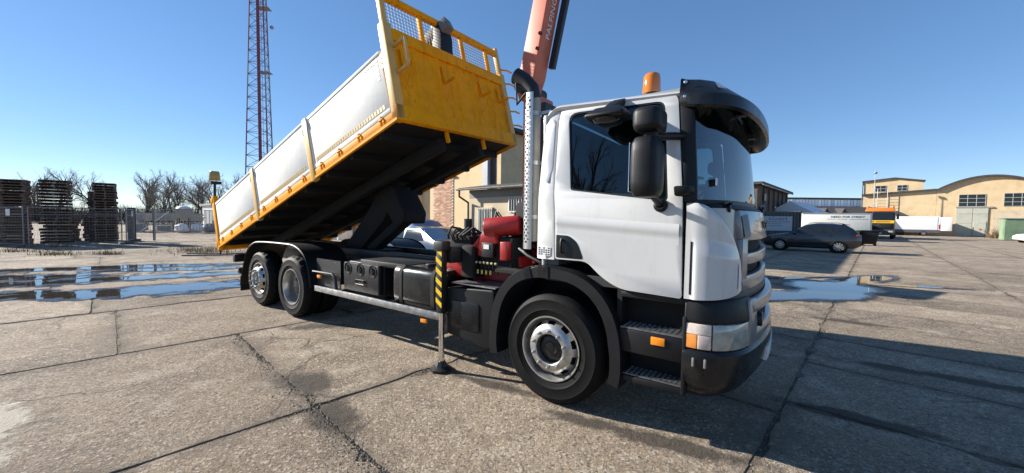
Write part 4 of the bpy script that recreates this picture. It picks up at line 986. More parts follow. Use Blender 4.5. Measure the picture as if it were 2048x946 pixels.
# control station: red frame, valve block, levers, tags
b = MB(); b.prism(roundpoly([(-1.22,1.0),(-1.12,1.0),(-1.12,1.36),(-1.02,1.56),(-.86,1.60),(-.80,1.46),(-1.0,1.40),(-1.0,1.30),(-1.22,1.34)], .02), 'y', -1.0, -.86); b.build('control_frame', RED, T_, bevel=.008)
b = MB(); b.tube([(-1.0,-.95,1.62),(-.62,-.80,1.66)], .11, 18); b.build('oil_filter', RED, T_, bevel=.02)
b = MB(); b.box(-.74,-.64,-1.02,-.90,1.28,1.48); b.build('red_canister', RED, T_, bevel=.012)
b = MB(); b.box(-1.10,-.62,-.95,-.55,1.14,1.52); vb = b.build('valve_block', UNDER, T_, bevel=.02)
b = MB(); b.box(-1.0,-.84,-1.012,-.955,1.30,1.46); b.build('control_plate', CHASSIS, vb, bevel=.005)
for k in range(6):
    b = MB(); b.lathe([(.012,0),(.014,-.02),(.0001,-.024)], (-1.08+.055*k,-.99,1.235), 'y', 8); b.build('lever_knob', mat('ivory_knob', (.55,.48,.28), .4), vb)
    b = MB(); b.tube([(-1.08+.055*k,-.96,1.10),(-1.08+.055*k,-.99,1.235)], .006, 5); b.build('control_lever', CHASSIS, vb)
for k in range(5):
    b = MB(); b.cbox((-1.12+.06*k,-1.0,1.13),(.022,.01,.045)); b.build('lever_tag', mat('yellow_tag', (.62,.50,.12), .5), vb)
b = MB(); b.cbox((-.93,-1.016,1.415),(.075,.006,.05)); b.build('instruction_label', PLATE, vb)
b = MB(); b.tube([(-1.24,-.88,1.38),(-1.24,-.88,1.62)], .028, 8); b.tube([(-1.36,-.9,1.45),(-1.25,-.8,1.52),(-1.05,-.75,1.55)], .02, 6); b.tube([(-1.5,-.9,1.35),(-1.3,-.85,1.5),(-1.1,-.8,1.45)], .016, 6); b.build('hydraulic_hose', CHASSIS, T_)
b = MB(); b.tube([(-.95,-.45,1.62),(-.92,-.45,1.80),(-.80,-.45,1.90),(-.45,-.45,1.93),(-.2,-.45,1.93)], .028, 8); b.build('grab_rail', CHASSIS, T_)
b = MB(); b.box(-.75,-.18,-.75,.1,1.45,1.92); b.build('air_intake_box', UNDER, T_, bevel=.05)
# exhaust stack with perforated shield
b = MB(); b.tube([(-.40,-.90,1.50),(-.40,-.90,2.98)], .062, 16); ex = b.build('exhaust_pipe', mat('exhaust_grey', (.23,.23,.21), .5, var=.2, metal=.3), T_)
b = MB(); b.tube([(-.40,-.90,2.95),(-.42,-.91,3.06),(-.50,-.93,3.15),(-.60,-.95,3.21)], [.068,.07,.075,.085], 14); b.build('exhaust_tip', CHASSIS, ex, smooth=50)
def shield_mat():
    m = bpy.data.materials.new('perforated_steel'); m.use_nodes = True; n, l = m.node_tree.nodes, m.node_tree.links; p = n['Principled BSDF']
    p.inputs['Base Color'].default_value = (.55,.55,.54,1); p.inputs['Metallic'].default_value = .85; p.inputs['Roughness'].default_value = .35
    return m
b = MB(); vs, fs = [], []
# shield: strip with real holes, 3 staggered columns
def shield(u, v):
    a = R(190 + 105*u); return (-.40 + .098*math.cos(a), -.90 + .098*math.sin(a), 1.42 + 1.58*v)
NU, NV = 14, 150; V_ = [shield(i/NU, j/NV) for j in range(NV+1) for i in range(NU+1)]; F_ = []
for j in range(NV):
    for i in range(NU):
        row = (j//2) % 2
        hole = (j % 3 != 2) and (2 <= i <= 11) and ((i + 2*((j//3) % 2)) % 4 in (0, 1)) and 4 < j < NV-4
        if not hole: F_.append((j*(NU+1)+i, j*(NU+1)+i+1, (j+1)*(NU+1)+i+1, (j+1)*(NU+1)+i))
b.add(V_, F_); b.build('heat_shield', shield_mat(), ex, smooth=60, thick=.003)
for z in (1.75, 2.3, 2.8):
    b = MB(); b.lathe([(.072,-.02),(.072,.02)], (-.40,-.90,z), 'z', 18); b.box(-.34,-.2,-.91,-.89,z-.015,z+.015); b.build('pipe_clamp', STEEL, ex)
b = MB(); b.tube([(-.50,-1.0,1.42),(-.36,-1.05,1.36),(-.2,-1.05,1.30)], .015, 6); b.build('air_hose', CHASSIS, T_)
b = MB(); b.tube([(-.46,-.98,3.0),(-.55,-1.0,2.9),(-.58,-.98,3.15),(-.50,-.95,3.2)], .014, 6); b.build('air_hose', CHASSIS, T_)

rh = random.Random(12)
for k in range(16):          # hose bundle over the crane base
    x0, y0 = rh.uniform(-1.25,-.7), rh.uniform(-.95,-.45); z0 = rh.uniform(1.15,1.45)
    b = MB(); b.tube([(x0,y0,z0), (x0+rh.uniform(-.1,.1), y0+rh.uniform(-.05,.1), z0+rh.uniform(.15,.35)), (x0+rh.uniform(0,.25), y0+rh.uniform(0,.2), z0+rh.uniform(.2,.45)), (x0+rh.uniform(.15,.4), y0+rh.uniform(.1,.4), z0+rh.uniform(-.05,.25))], rh.uniform(.010,.018), 6); b.build('hydraulic_hose', CHASSIS, T_)
b = MB(); b.box(-1.28,-1.10,-1.05,-.60,1.05,1.42); b.build('pump_housing', UNDER, T_, bevel=.03)
b = MB(); b.prism(roundpoly([(-1.34,1.02),(-.55,1.02),(-.60,1.30),(-.80,1.42),(-1.20,1.40)], .04), 'y', -.84, -.60); b.build('crane_foot', RED, T_, bevel=.012)
# warning sticker on the rear pillar of the cab
b = MB(); b.box(-.13,-.0,-1.2185,-1.2165,1.395,1.475); ws_ = b.build('warning_sticker', PLATE, T_)
for j in range(4):
    for k in range(5):
        if rh.random() < .75: b = MB(); b.box(-.125+.025*k, -.108+.025*k, -1.2195,-1.2188, 1.40+.019*j, 1.411+.019*j); b.build('sticker_dash', INK, ws_)

b = MB(); b.box(-1.62,-1.24,-.98,-.62,1.04,1.36); b.build('stabiliser_housing', RED, T_, bevel=.02)
b = MB(); b.box(-1.56,-1.22,-.95,-.66,1.362,1.52); b.build('valve_bank', UNDER, T_, bevel=.02)
b = MB(); b.tube([(-1.40,-.80,1.52),(-1.40,-.80,1.72)], .05, 12); b.build('level_gauge', CHASSIS, T_)
for k in range(7): b = MB(); x0 = -1.55+.05*k+rh.uniform(-.02,.02); h_ = rh.uniform(.02,.11); b.tube([(x0,-.97,1.48),(x0+rh.uniform(-.02,.02),-1.0,1.53),(x0+rh.uniform(-.04,.1),-.93,1.52+h_),(x0+rh.uniform(.0,.2),-.80,1.52+h_*.8),(x0+rh.uniform(.05,.3),-.68,1.48)], .013, 6); b.build('hydraulic_hose', CHASSIS, T_)
# ------------------------------------------------------------------ buildings (walls follow the slab grid)
ES = Vector((math.sin(GA), math.cos(GA), 0)); D1 = Vector((math.cos(GA), -math.sin(GA), 0))     # D1: along the sunny fronts, ES: away from the camera
RZ = -GA                                             # local x = D1, local y = ES
PLASTER = mat('beige_plaster', (.63,.47,.275), .9, var=.09, vscale=.9, bump=.25, bscale=30, dirt=(.48,.34,.185), dscale=.8, dmin=.5, dmax=.75)
PLASTER2 = mat('cream_plaster', (.56,.46,.32), .9, var=.06, vscale=1.2, bump=.25, bscale=30, dirt=(.38,.31,.23), dscale=1.1, dmin=.52, dmax=.75)
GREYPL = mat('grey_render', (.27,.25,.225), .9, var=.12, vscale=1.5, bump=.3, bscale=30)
SLATE = mat('dark_roof_edge', (.055,.05,.048), .8, var=.25, vscale=3)
MORTAR = mat('mortar', (.62,.54,.44), .95, var=.1, vscale=8)
BRICK = mat('brick', (.50,.30,.20), .9, var=.2, vscale=14, obj_var=.35, bump=.3, bscale=40)
PIPE = mat('downpipe_brown', (.10,.07,.055), .6, var=.3)
FRAME = mat('window_frame_pale', (.42,.41,.38), .6, var=.1)
def window(parent, x0, x1, z0, z1, y, nx, nz, depth=.12, reveal=True, fm=None):
    """glazed opening on the plane y (front side is -y): dark reveal, frame bars, single panes"""
    wb = MB(); wb.box(x0, x1, y-.012, y+.0, z0, z1)
    wo_ = wb.build('window', mat('window_reveal', (.03,.027,.024), .9), parent)
    f = MB(); t = .05
    for k in range(nx+1): x = x0 + (x1-x0)*k/nx; f.box(x-t/2, x+t/2, y-.05, y-.014, z0, z1)
    for k in range(nz+1): z = z0 + (z1-z0)*k/nz; f.box(x0, x1, y-.048, y-.016, z-t/2, z+t/2)
    f.build('window_frame', fm or FRAME, wo_)
    me = None
    for i in range(nx):
        for j in range(nz):
            p = MB(); a0 = x0 + (x1-x0)*i/nx; a1 = x0 + (x1-x0)*(i+1)/nx; c0 = z0 + (z1-z0)*j/nz; c1 = z0 + (z1-z0)*(j+1)/nz
            p.box(a0+.02, a1-.02, y-.03, y-.024, c0+.02, c1-.02); p.build('pane', DGLASS, wo_)
    return wo_
# --- hall behind the truck
hall = thing('beige_hall', 'beige plastered hall with a bare brick panel, behind the raised tipper body', 'building', (-.53,17.1,0), RZ)
# local x runs from -L (left, far) to 0 (right corner), y goes back
H = 5.6
b = MB(); b.box(-6.70, 0, 0, 26, 0, H); hw = b.build('wall', PLASTER, hall)
hw['label'] = 'sunlit beige plaster wall'
b = MB(); b.box(-6.95, .35, -.55, 26.3, H, H+.16); b.build('roof', SLATE, hall)
b = MB(); b.box(-6.76, -6.16, -.35, -.002, 0, H-.02); b.build('buttress', PLASTER, hall)
b = MB(); b.box(-5.11, -3.37, -.03, -.002, 1.0, 3.75); bp_ = b.build('brick_panel', MORTAR, hall)
b = MB(); b.box(-5.25, -3.15, -.10, -.031, 3.75, 3.83); b.build('lintel', SLATE, bp_)
bme = MB(); bme.box(-.115,.115,-.022,.0,-.0315,.0315); bme = bme.mesh('brick', smooth=0)
rb = random.Random(21)
for j in range(36):
    z = 1.03 + .0755*j
    for i in range(8):
        x = -5.11 + .125 + .2415*i + (.12 if j % 2 else 0)
        if x > -3.45 or rb.random() < .015: continue
        o = obj('brick', bme, BRICK, bp_); o.location = (x, -.032 + rb.uniform(-.006,.004), z); o.rotation_euler = (0, 0, rb.uniform(-.012,.012))
b = MB(); b.box(-1.02, -.66, -.20, -.002, 2.9, H-.02); b.build('chimney_shaft', mat('pale_metal_duct', (.40,.41,.42), .5, var=.1), hall)
b = MB(); b.box(-.655, -.32, -.03, -.002, 2.9, H-.02); b.build('shaft_recess_shade', SLATE, hall)  # dark strip laid on the wall for the shade of a recess
# single-storey annex in front of it with gutter and downpipe
annex = thing('annex', 'low cream annex with gutter, bent downpipe and barred windows, in front of the beige hall', 'building', (-.53,17.1,0), RZ)
AX0, AX1, AY = -.25, 7.5, -1.6
b = MB(); b.box(AX0, AX1, AY, -.36, 0, 2.88); b.build('wall', PLASTER2, annex)
b = MB(); b.loft([[(AX0-.25,AY-.40,2.88),(AX1,AY-.40,2.88),(AX1,AY-.40,2.95),(AX0-.25,AY-.40,2.95)],[(AX0-.25,-.36,3.13),(AX1,-.36,3.13),(AX1,-.36,3.20),(AX0-.25,-.36,3.20)]]); b.build('roof', SLATE, annex)
b = MB(); b.lathe([(.07,0),(.07,AX1-AX0+.3)], (AX0-.28,AY-.44,2.91), 'x', 12, a0=math.pi, a1=2*math.pi); b.build('gutter', mat('old_zinc', (.38,.35,.30), .6, var=.25), annex, thick=.004)
b = MB(); b.box(AX0+.02, AX1, AY-.012, AY-.002, 2.55, 2.86); b.build('grey_wall_band', GREYPL, annex)  # greyer band along the top of the wall, below the gutter
b = MB(); b.tube([(AX0-.12,AY-.44,2.86),(AX0-.12,AY-.44,2.60),(AX0+.05,AY-.10,2.36),(AX0+.05,AY-.08,.1)], .045, 8); b.build('downpipe', PIPE, annex)
def barred(x0, x1, z0, z1):
    wdw = window(annex, x0, x1, z0, z1, AY, 2, 1, fm=mat('white_window_frame', (.66,.66,.63), .5))
    for k in range(8): q = MB(); x = x0 + (x1-x0)*(k+.5)/8; q.box(x-.008, x+.008, AY-.10, AY-.085, z0-.05, z1+.05); q.build('window_bar', mat('bar_white', (.62,.62,.60), .5), wdw)
    q = MB(); q.box(x0-.08, x1+.08, AY-.08, AY-.002, z1+.0, z1+.09); q.build('lintel', PLASTER2, wdw)
barred(.38, 1.15, 1.15, 2.06); barred(2.1, 3.1, 1.98, 2.46); barred(3.9, 5.0, 1.15, 2.06)
# --- long dark building further back
longb = thing('dark_workshop', 'long dark brick workshop with overhanging eaves receding behind the windscreen', 'building', (38.6,53.9,0), RZ)
DBR = mat('dark_brick_wall', (.115,.085,.068), .9, var=.25, vscale=1.4, bump=.4, bscale=12)
b = MB(); b.box(-14, 0, -19.0, 0, 0, 5.6); b.build('wall', DBR, longb)
b = MB(); b.box(-14.3, .55, -19.4, .4, 5.6, 5.85); b.build('roof', SLATE, longb)
b = MB(); b.box(.5, .56, -19.4, .4, 5.48, 5.6); b.build('fascia', mat('pale_fascia', (.35,.32,.28), .7), longb)
for k in range(6):
    y = -1.6 - 2.9*k
    b = MB(); b.box(.002, .18, y-.25, y+.25, 0, 5.4); b.build('pilaster', DBR, longb)
    b = MB(); b.box(.002, .03, y-2.0, y-1.0, 1.4, 3.6); wv = b.build('window', mat('window_reveal', (.03,.027,.024), .9), longb)
    b = MB(); b.box(.031, .04, y-1.95, y-1.05, 1.45, 3.55); b.build('pane', DGLASS, wv)
b = MB(); b.box(.19, .30, -16.6, -16.1, 4.0, 4.7); b.build('wall_box', FRAME, longb)
# --- barrel-roofed hall on the right
bar = thing('barrel_hall', 'beige hall with curved barrel roof and pale green double gate at the right', 'building', (62.0,53.7,0), RZ)
arc = [(-1.86 + 9.6*k/32, 6.45 + 1.70*(1 - ((k-16)/16)**2)) for k in range(33)]
b = MB(); b.prism([(-1.86,0)] + [(7.74,0)] + list(reversed(arc)), 'y', 0, 22); b.box(7.74, 16, 0, 22, 0, 5.2); b.build('wall', PLASTER, bar)
b = MB(); b.prism([(x, z) for x, z in arc] + [(x, z+.22) for x, z in reversed(arc)], 'y', -.45, 22.2); b.build('barrel_roof', SLATE, bar)
b = MB(); b.prism([(-9.62,0),(-1.88,0),(-1.88,6.5),(-9.62,5.95)], 'y', .02, 22); b.build('side_wing_wall', PLASTER, bar)
b = MB(); b.prism([(-9.8,5.95),(-1.9,6.5),(-1.9,6.72),(-9.8,6.17)], 'y', -.4, 22); b.build('side_wing_roof', SLATE, bar)
window(bar, .23+.0, 2.60, 4.15, 5.80, -.002, 3, 3); window(bar, 4.15, 6.3, 4.15, 5.85, -.002, 3, 3)
b = MB(); b.box(.0, 3.3, -.16, -.02, 3.95, 4.12); b.build('gate_beam', GREYPL, bar)
GREENP = mat('pale_green_gate', (.44,.44,.36), .7, var=.10, vscale=1.5, dirt=(.30,.26,.18), dscale=2.0, dmin=.55, dmax=.75)
for x0, x1 in ((.05, 1.52), (1.56, 2.88)):
    b = MB(); b.box(x0, x1, -.12, -.04, .05, 3.9); gt = b.build('gate_leaf', GREENP, bar)
    b = MB()
    for z in (.6, 1.9, 3.2): b.box(x0+.03, x1-.03, -.15, -.121, z-.05, z+.05)
    b.build('gate_brace', GREENP, gt)
b = MB(); b.box(1.70, 2.75, -.17, -.122, .1, 2.1); wk = b.build('wicket_door', GREENP, bar)
b = MB(); b.lathe([(.16,-.172),(.10,-.178),(.0001,-.178)], (2.3,0,1.0), 'y', 9); b.build('rust_patch', mat('rust', (.33,.15,.06), .95, var=.4), wk)
b = MB(); b.box(1.62,1.67,-.2,-.16,.9,1.3); b.build('gate_handle', CHASSIS, bar)
b = MB(); b.box(3.3, 7.5, -.02, -.003, 0, 3.6); b.build('worn_plaster', PLASTER2, bar)
# two-storey block over the side wing
blk = thing('upper_block', 'beige upper storey with two small windows and shallow gable, over the hall wing', 'building', (62.0,53.7,0), RZ)
b = MB(); b.prism([(-9.60,6.2),(-3.2,6.2),(-3.2,7.95),(-6.2,8.5),(-9.60,8.15)], 'y', .5, 8); b.build('wall', PLASTER, blk)
b = MB(); b.prism([(-9.85,8.13),(-6.2,8.5),(-3.0,7.93),(-3.0,8.05),(-6.2,8.63),(-9.85,8.25)], 'y', .2, 8.2); b.build('roof', SLATE, blk)
window(blk, -8.3, -7.1, 6.55, 7.45, .498, 2, 2); window(blk, -5.9, -4.85, 6.6, 7.45, .498, 2, 2)
b = MB(); b.tube([(-9.75,.4,8.1),(-9.75,.35,3.0),(-9.75,.35,.1)], .06, 8); b.build('downpipe', PIPE, blk)
# steel stair tower and lamp pole by the wing
stair = thing('steel_ladder_frame', 'thin grey steel ladder frame against the beige wing, above the orange cab', 'ladder', (62.0,53.7,0), RZ)
for x in (-8.0, -6.9): b = MB(); b.tube([(x,-.6,0),(x,-.6,6.9)], .04, 6); b.build('upright', STEEL, stair)
for k in range(14): b = MB(); z = .6+.45*k; b.tube([(-8.0,-.6,z),(-6.9,-.6,z)], .025, 5); b.build('rung', STEEL, stair)
pole = thing('lamp_pole', 'slender pole with a small lamp head rising above the upper storey', 'lamp pole', (53.6,57.0,0), 0)
b = MB(); b.tube([(0,0,0),(0,0,8.95)], [.07,.04], 8); b.build('pole', STEEL, pole)
b = MB(); b.cbox((0,0,9.1),(.35,.3,.28)); b.build('lamp_head', GREYM, pole, bevel=.03)
for k, (dx, z) in enumerate(((-4.5, 5.4), (-3.3, 5.4))):
    pass
# --- far glazed gallery and roofs
gal = thing('glazed_gallery', 'long glazed roof gallery with pale panes on the horizon behind the trailer', 'building', (66.0,95.0,0), R(-2))
b = MB(); b.box(0, 24, 0, 5, 0, 5.6); b.build('wall', GREYPL, gal)
b = MB(); b.box(-.3, 24.3, -.3, 5.3, 7.35, 7.75); b.build('roof', SLATE, gal)
pn = MB(); pn.box(.04,.72,-.05,.0,.05,1.66); pn = pn.mesh('pane', smooth=0); PANE = mat('pale_glass', (.55,.60,.66), .15, var=.15, vscale=.6, obj_var=.25)
gf = MB(); gf.box(0, 24, .05, .3, 5.6, 7.35); gf.build('glazing_frame', mat('gallery_frame', (.10,.12,.14), .6), gal)
for k in range(31): o = obj('pane', pn, PANE, gal); o.location = (.1 + .77*k, .04, 5.62)
b = MB(); b.box(-2, 24, -6, -1, 4.9, 5.3); b.build('lower_roof', mat('pale_roof_sheet', (.62,.64,.66), .5, var=.08), gal)
lowr = thing('low_shed', 'low dark tarred shed roof with two small dormers behind the white trailer', 'building', (43.5,58.0,0), R(-8))
b = MB(); b.box(0, 14, 0, 6, 0, 2.6); b.build('wall', DBR, lowr)
b = MB(); b.loft([[(-.4,-.4,2.6),(-.4,3,4.15),(-.4,6.4,2.6)],[(14.4,-.4,2.6),(14.4,3,4.15),(14.4,6.4,2.6)]]); b.build('roof', SLATE, lowr)
for x in (3.6, 6.0):
    b = MB(); b.loft([[(x-.6,-.1,2.75),(x,-.1,3.85),(x+.6,-.1,2.75)],[(x-.1,2,3.4),(x,2,3.9),(x+.1,2,3.4)]]); b.build('dormer', SLATE, lowr)
# --- marquee tents
TENT = mat('tent_canvas', (.70,.71,.72), .7, var=.05, vscale=2)
for i, (x, y, rz, w_, d_, lab) in enumerate(((36.6,49.0,R(-50),5.0,8.0,'white pitched marquee roof behind the dark container'), (40.8,52.5,R(-50),4.0,5.0,'smaller white marquee roof right of the larger tent'))):
    t_ = thing('marquee_tent', lab, 'tent', (x,y,0), rz, 'marquee tents behind the trailer'); pk = 4.25 - .5*i
    b = MB(); b.loft([[(-w_/2,-d_/2,2.75),(0,-d_/2,pk),(w_/2,-d_/2,2.75)],[(-w_/2,d_/2,2.75),(0,d_/2,pk),(w_/2,d_/2,2.75)]]); b.build('canvas_roof', TENT, t_)
    b = MB(); b.box(-w_/2+.02, w_/2-.02, -d_/2+.02, d_/2-.02, 2.45, 2.74); b.build('valance', TENT, t_)
    for sx in (-1, 1):
        for sy in (-1, 1): b = MB(); b.tube([(sx*(w_/2-.1), sy*(d_/2-.1), 0), (sx*(w_/2-.1), sy*(d_/2-.1), 2.45)], .04, 6); b.build('tent_pole', STEEL, t_)
# ------------------------------------------------------------------ vehicles on the right
def road_wheel(parent, x, y, side, r=.35, w_=.22, spokes=10, tyre=RUBBER, rm=None):
    e = bpy.data.objects.new('wheel', None); C.objects.link(e); e.parent = parent; e.location = (x, y, r); s = side
    ri = r*.68
    b = MB(); b.lathe([(ri, -s*.02), (ri*1.03, s*.0), (r*.9, s*.012), (r*.985, s*-.02), (r, s*-.05), (r, s*-(w_-.05)), (r*.98, s*-(w_-.02)), (r*.8, s*-w_), (ri, s*-w_)], (0,0,0), 'y', 36); b.build('tyre', tyre, e, smooth=40)
    b = MB(); b.lathe([(ri, s*-.02), (ri*.97, s*.0), (ri*.92, s*-.01), (ri*.90, s*-.10), (.001, s*-.10)], (0,0,0), 'y', 36); rimb = b.build('rim', mat('rim_barrel_dark', (.05,.05,.055), .4, metal=.5), e)
    if spokes:
        b = MB()
        for k in range(spokes):
            a = 2*math.pi*k/spokes; ca, sa = math.cos(a), math.sin(a); p0 = Vector((ca*.05, 0, sa*.05)); p1 = Vector((ca*ri*.95, 0, sa*ri*.95)); t = Vector((-sa, 0, ca))
            q0, q1 = .02, .035
            b.loft([[tuple(p0 - t*q0 + Vector((0,s*.0,0))), tuple(p0 + t*q0 + Vector((0,s*.0,0))), tuple(p0 + t*q0 + Vector((0,-s*.03,0))), tuple(p0 - t*q0 + Vector((0,-s*.03,0)))],
                    [tuple(p1 - t*q1 + Vector((0,-s*.005,0))), tuple(p1 + t*q1 + Vector((0,-s*.005,0))), tuple(p1 + t*q1 + Vector((0,-s*.04,0))), tuple(p1 - t*q1 + Vector((0,-s*.04,0)))]])
        b.lathe([(.065, -s*.03), (.06, s*.006), (.0001, s*.008)], (0,0,0), 'y', 14)
        b.build('spokes', rm or ALU, e, smooth=30)
    return e
def interp(tab, x):
    for (a, va), (b_, vb) in zip(tab, tab[1:]):
        if a <= x <= b_: t = (x-a)/(b_-a) if b_ > a else 0; return va + (vb-va)*t
    return tab[0][1] if x < tab[0][0] else tab[-1][1]
def car(root, L_, W_, belt, top, bott, paint, wheels, r, glasspoly, glassm, lamps=True, spokes=10, cover=None):
    """belt/top/bott: tables z(x) with x from 0 (nose) to L; lofted body, cut wheel wells, side glass panels"""
    N = 46; rings = []
    for k in range(N+1):
        x = L_*k/N; zb = interp(bott, x); zs = interp(belt, x); zt = max(interp(top, x), zs + .004)
        e = min(x, L_-x); wf = W_/2*(1 - .30*max(0, 1 - e/.55)**2.2); gt = zt - zs
        wt = wf*(1 - .05) - .26*min(1, gt/.60)*.9
        rings.append([(x, -wf*.90, zb), (x, -wf*.985, zb+.10), (x, -wf, zb + (zs-zb)*.45), (x, -wf*.985, zb + (zs-zb)*.80), (x, -wf*.95, zs), (x, -(wf*.95*.35 + wt*.65) if gt > .05 else -wf*.9, zs + gt*.62), (x, -wt if gt > .05 else -wf*.85, zs + gt*.90), (x, -wt*.75, zt),
                      (x, wt*.75, zt), (x, wt if gt > .05 else wf*.85, zs + gt*.90), (x, (wf*.95*.35 + wt*.65) if gt > .05 else wf*.9, zs + gt*.62), (x, wf*.95, zs), (x, wf*.985, zb + (zs-zb)*.80), (x, wf, zb + (zs-zb)*.45), (x, wf*.985, zb+.10), (x, wf*.90, zb)])
    b = MB(); b.loft(rings); body = b.build('body', paint, root, smooth=40)
    for wx in wheels:
        for s in (-1, 1):
            aw = MB(); aw.lathe([(r*1.20, s*.0), (r*1.13, s*.012), (r*1.10, s*.0)], (wx, s*W_/2*.985, r*1.04), 'y', 28); aw.build('wheel_arch', BLACKP, body, smooth=40)
            aw = MB(); aw.lathe([(r*1.12, s*.002), (.001, s*.002)], (wx, s*W_/2*.985, r*1.04), 'y', 28); aw.build('wheel_well', UNDER, body)
            road_wheel(root, wx, s*(W_/2 + .012), s, r, .22, spokes)
    for gp in glasspoly:
        for s in (-1, 1):
            def gy(x, z):
                zs = interp(belt, x); zt = interp(top, x); e = min(x, L_-x); wf = W_/2*(1 - .30*max(0, 1 - e/.55)**2.2); gt = max(.05, zt - zs); wt = wf*.95 - .26*min(1, gt/.6)*.9
                h = max(0, min(1, (z-zs)/gt)); wm = wf*.95*.35 + wt*.65
                yv = wf*.95 + (wm - wf*.95)*h/.62 if h < .62 else wm + (wt - wm)*(h-.62)/.28
                return -(yv + .006)
            zs_ = [p[1] for p in gp]; lv = [min(zs_) + (max(zs_)-min(zs_))*q for q in (.2,.4,.6,.8)]
            me = panel(gp, [], gy, lv, .01)
            if s > 0: mirror_y(me)
            obj('side_window', fin(me, 0), glassm, body)
    return body
DARKPAINT = mat('dark_blue_grey_paint', (.007,.009,.015), .25, coat=.8, var=.06)
suv = thing('parked_suv', 'dark blue-grey SUV parked facing left in front of the white trailer', 'car', (0,0,0), 0)
fw_ = Vector((16.24-18.31, 23.17-21.47, 0)).normalized()          # rear wheel to front wheel
suv.rotation_euler = (0, 0, math.atan2(-fw_.y, -fw_.x))
# near-side wheels are at local y = -0.92 (local x runs nose to tail)
nx_ = -fw_; ny_ = Vector((-nx_.y, nx_.x, 0)); suv.location = Vector((16.24, 23.17, 0)) - nx_*.87 + ny_*.92
S_L = 4.55
body = car(suv, S_L, 1.84, [(0,.70),(.25,.86),(.6,.95),(1.35,1.03),(3.9,1.12),(4.35,1.10),(4.55,.95)], [(0,.74),(.25,.88),(.6,.97),(1.25,1.06),(1.75,1.38),(2.15,1.60),(2.6,1.68),(3.3,1.67),(3.85,1.60),(4.15,1.42),(4.42,1.10),(4.55,.98)],
    [(0,.36),(.2,.26),(1.3,.22),(3.2,.22),(4.3,.30),(4.55,.45)], DARKPAINT, (.87,3.57), .355,
    [roundpoly([(1.52,1.09),(2.48,1.10),(2.40,1.53),(2.12,1.53),(1.80,1.34)], .04), roundpoly([(2.54,1.10),(3.36,1.13),(3.30,1.50),(2.48,1.54)], .04), roundpoly([(3.44,1.20),(3.86,1.28),(3.66,1.47),(3.40,1.49)], .04)], DGLASS)
b = MB(); b.grid(lambda u, v: (1.30 + .80*v, (-.66+.08*v) + (1.32-.16*v)*u, 1.10 + .47*v + .012), 8, 6); b.build('windscreen', DGLASS, body)
for s in (-1, 1):
    b = MB(); b.cbox((1.55, s*1.0, 1.10), (.14,.18,.13)); b.build('door_mirror', DARKPAINT, body, bevel=.04, seg=3)
    b = MB(); b.grid(lambda u, v: (.10+.42*u, s*(.70+.155*u), .78+.06*u+.07*v), 6, 3); b.build('headlamp', LENS, body)
    b = MB(); b.cbox((4.38, s*.79, 1.02), (.16,.10,.10)); b.build('tail_lamp', mat('tail_red', (.30,.015,.015), .2, coat=.5), body, bevel=.03)
    b = MB(); b.tube([(2.2,s*.56,1.66),(2.5,s*.58,1.715),(3.5,s*.57,1.70),(3.8,s*.55,1.64)], .018, 6); b.build('roof_rail', BLACKP, body)
    for x in (2.35, 3.2): b = MB(); b.cbox((x, s*.925, .98), (.16,.03,.035)); b.build('door_handle', DARKPAINT, body, bevel=.01)
    b = MB(); b.box(1.35, 3.1, *sorted((s*.90, s*.935)), .30, .40); b.build('sill_trim', BLACKP, body, bevel=.02)
b = MB(); b.loft([[(3.7,-.55,1.62),(3.7,.55,1.62),(3.7,.55,1.66),(3.7,-.55,1.66)],[(4.05,-.52,1.57),(4.05,.52,1.57),(4.05,.52,1.60),(4.05,-.52,1.60)]]); b.build('roof_spoiler', DARKPAINT, body)
# --- white box trailer with lettering
tr = thing('box_trailer', 'white box trailer with NEED FOR STREET lettering behind the dark SUV', 'trailer', (29.1,38.5,0), math.atan2(-.53,.85))
TWH = mat('trailer_white', (.78,.77,.70), .5, var=.04, vscale=1)
b = MB(); b.box(0, 5.25, 0, 2.3, .55, 2.63); b.build('box', TWH, tr, bevel=.03)
b = MB(); b.box(0, 5.25, -.012, -.002, 2.52, 2.62); b.box(5.1, 5.24, -.014, -.002, .6, 2.5); b.build('edge_trim', STEEL, tr)
b = MB(); b.box(.1, 5.1, .3, 2.0, .40, .54); b.build('trailer_frame', CHASSIS, tr)
for x in (2.4, 3.3): road_wheel(tr, x, -.02, -1, .34, .2, 0); road_wheel(tr, x, 2.32, 1, .34, .2, 0)
for s_, size, z, x in (('NEED FOR STREET', .27, 2.26, 3.45), ):
    tm = text_mesh(s_, size, .004, 1.12, .25); o = obj('lettering', tm, INK, tr); o.matrix_local = Matrix.Translation((x, -.006, z)) @ Matrix.Rotation(R(90), 4, 'X')
for k in range(24):
    if k in (5, 12): continue
    b = MB(); b.box(2.0+.125*k, 2.085+.125*k, -.006, -.002, 2.02, 2.055); b.build('lettering_dash', INK, tr)
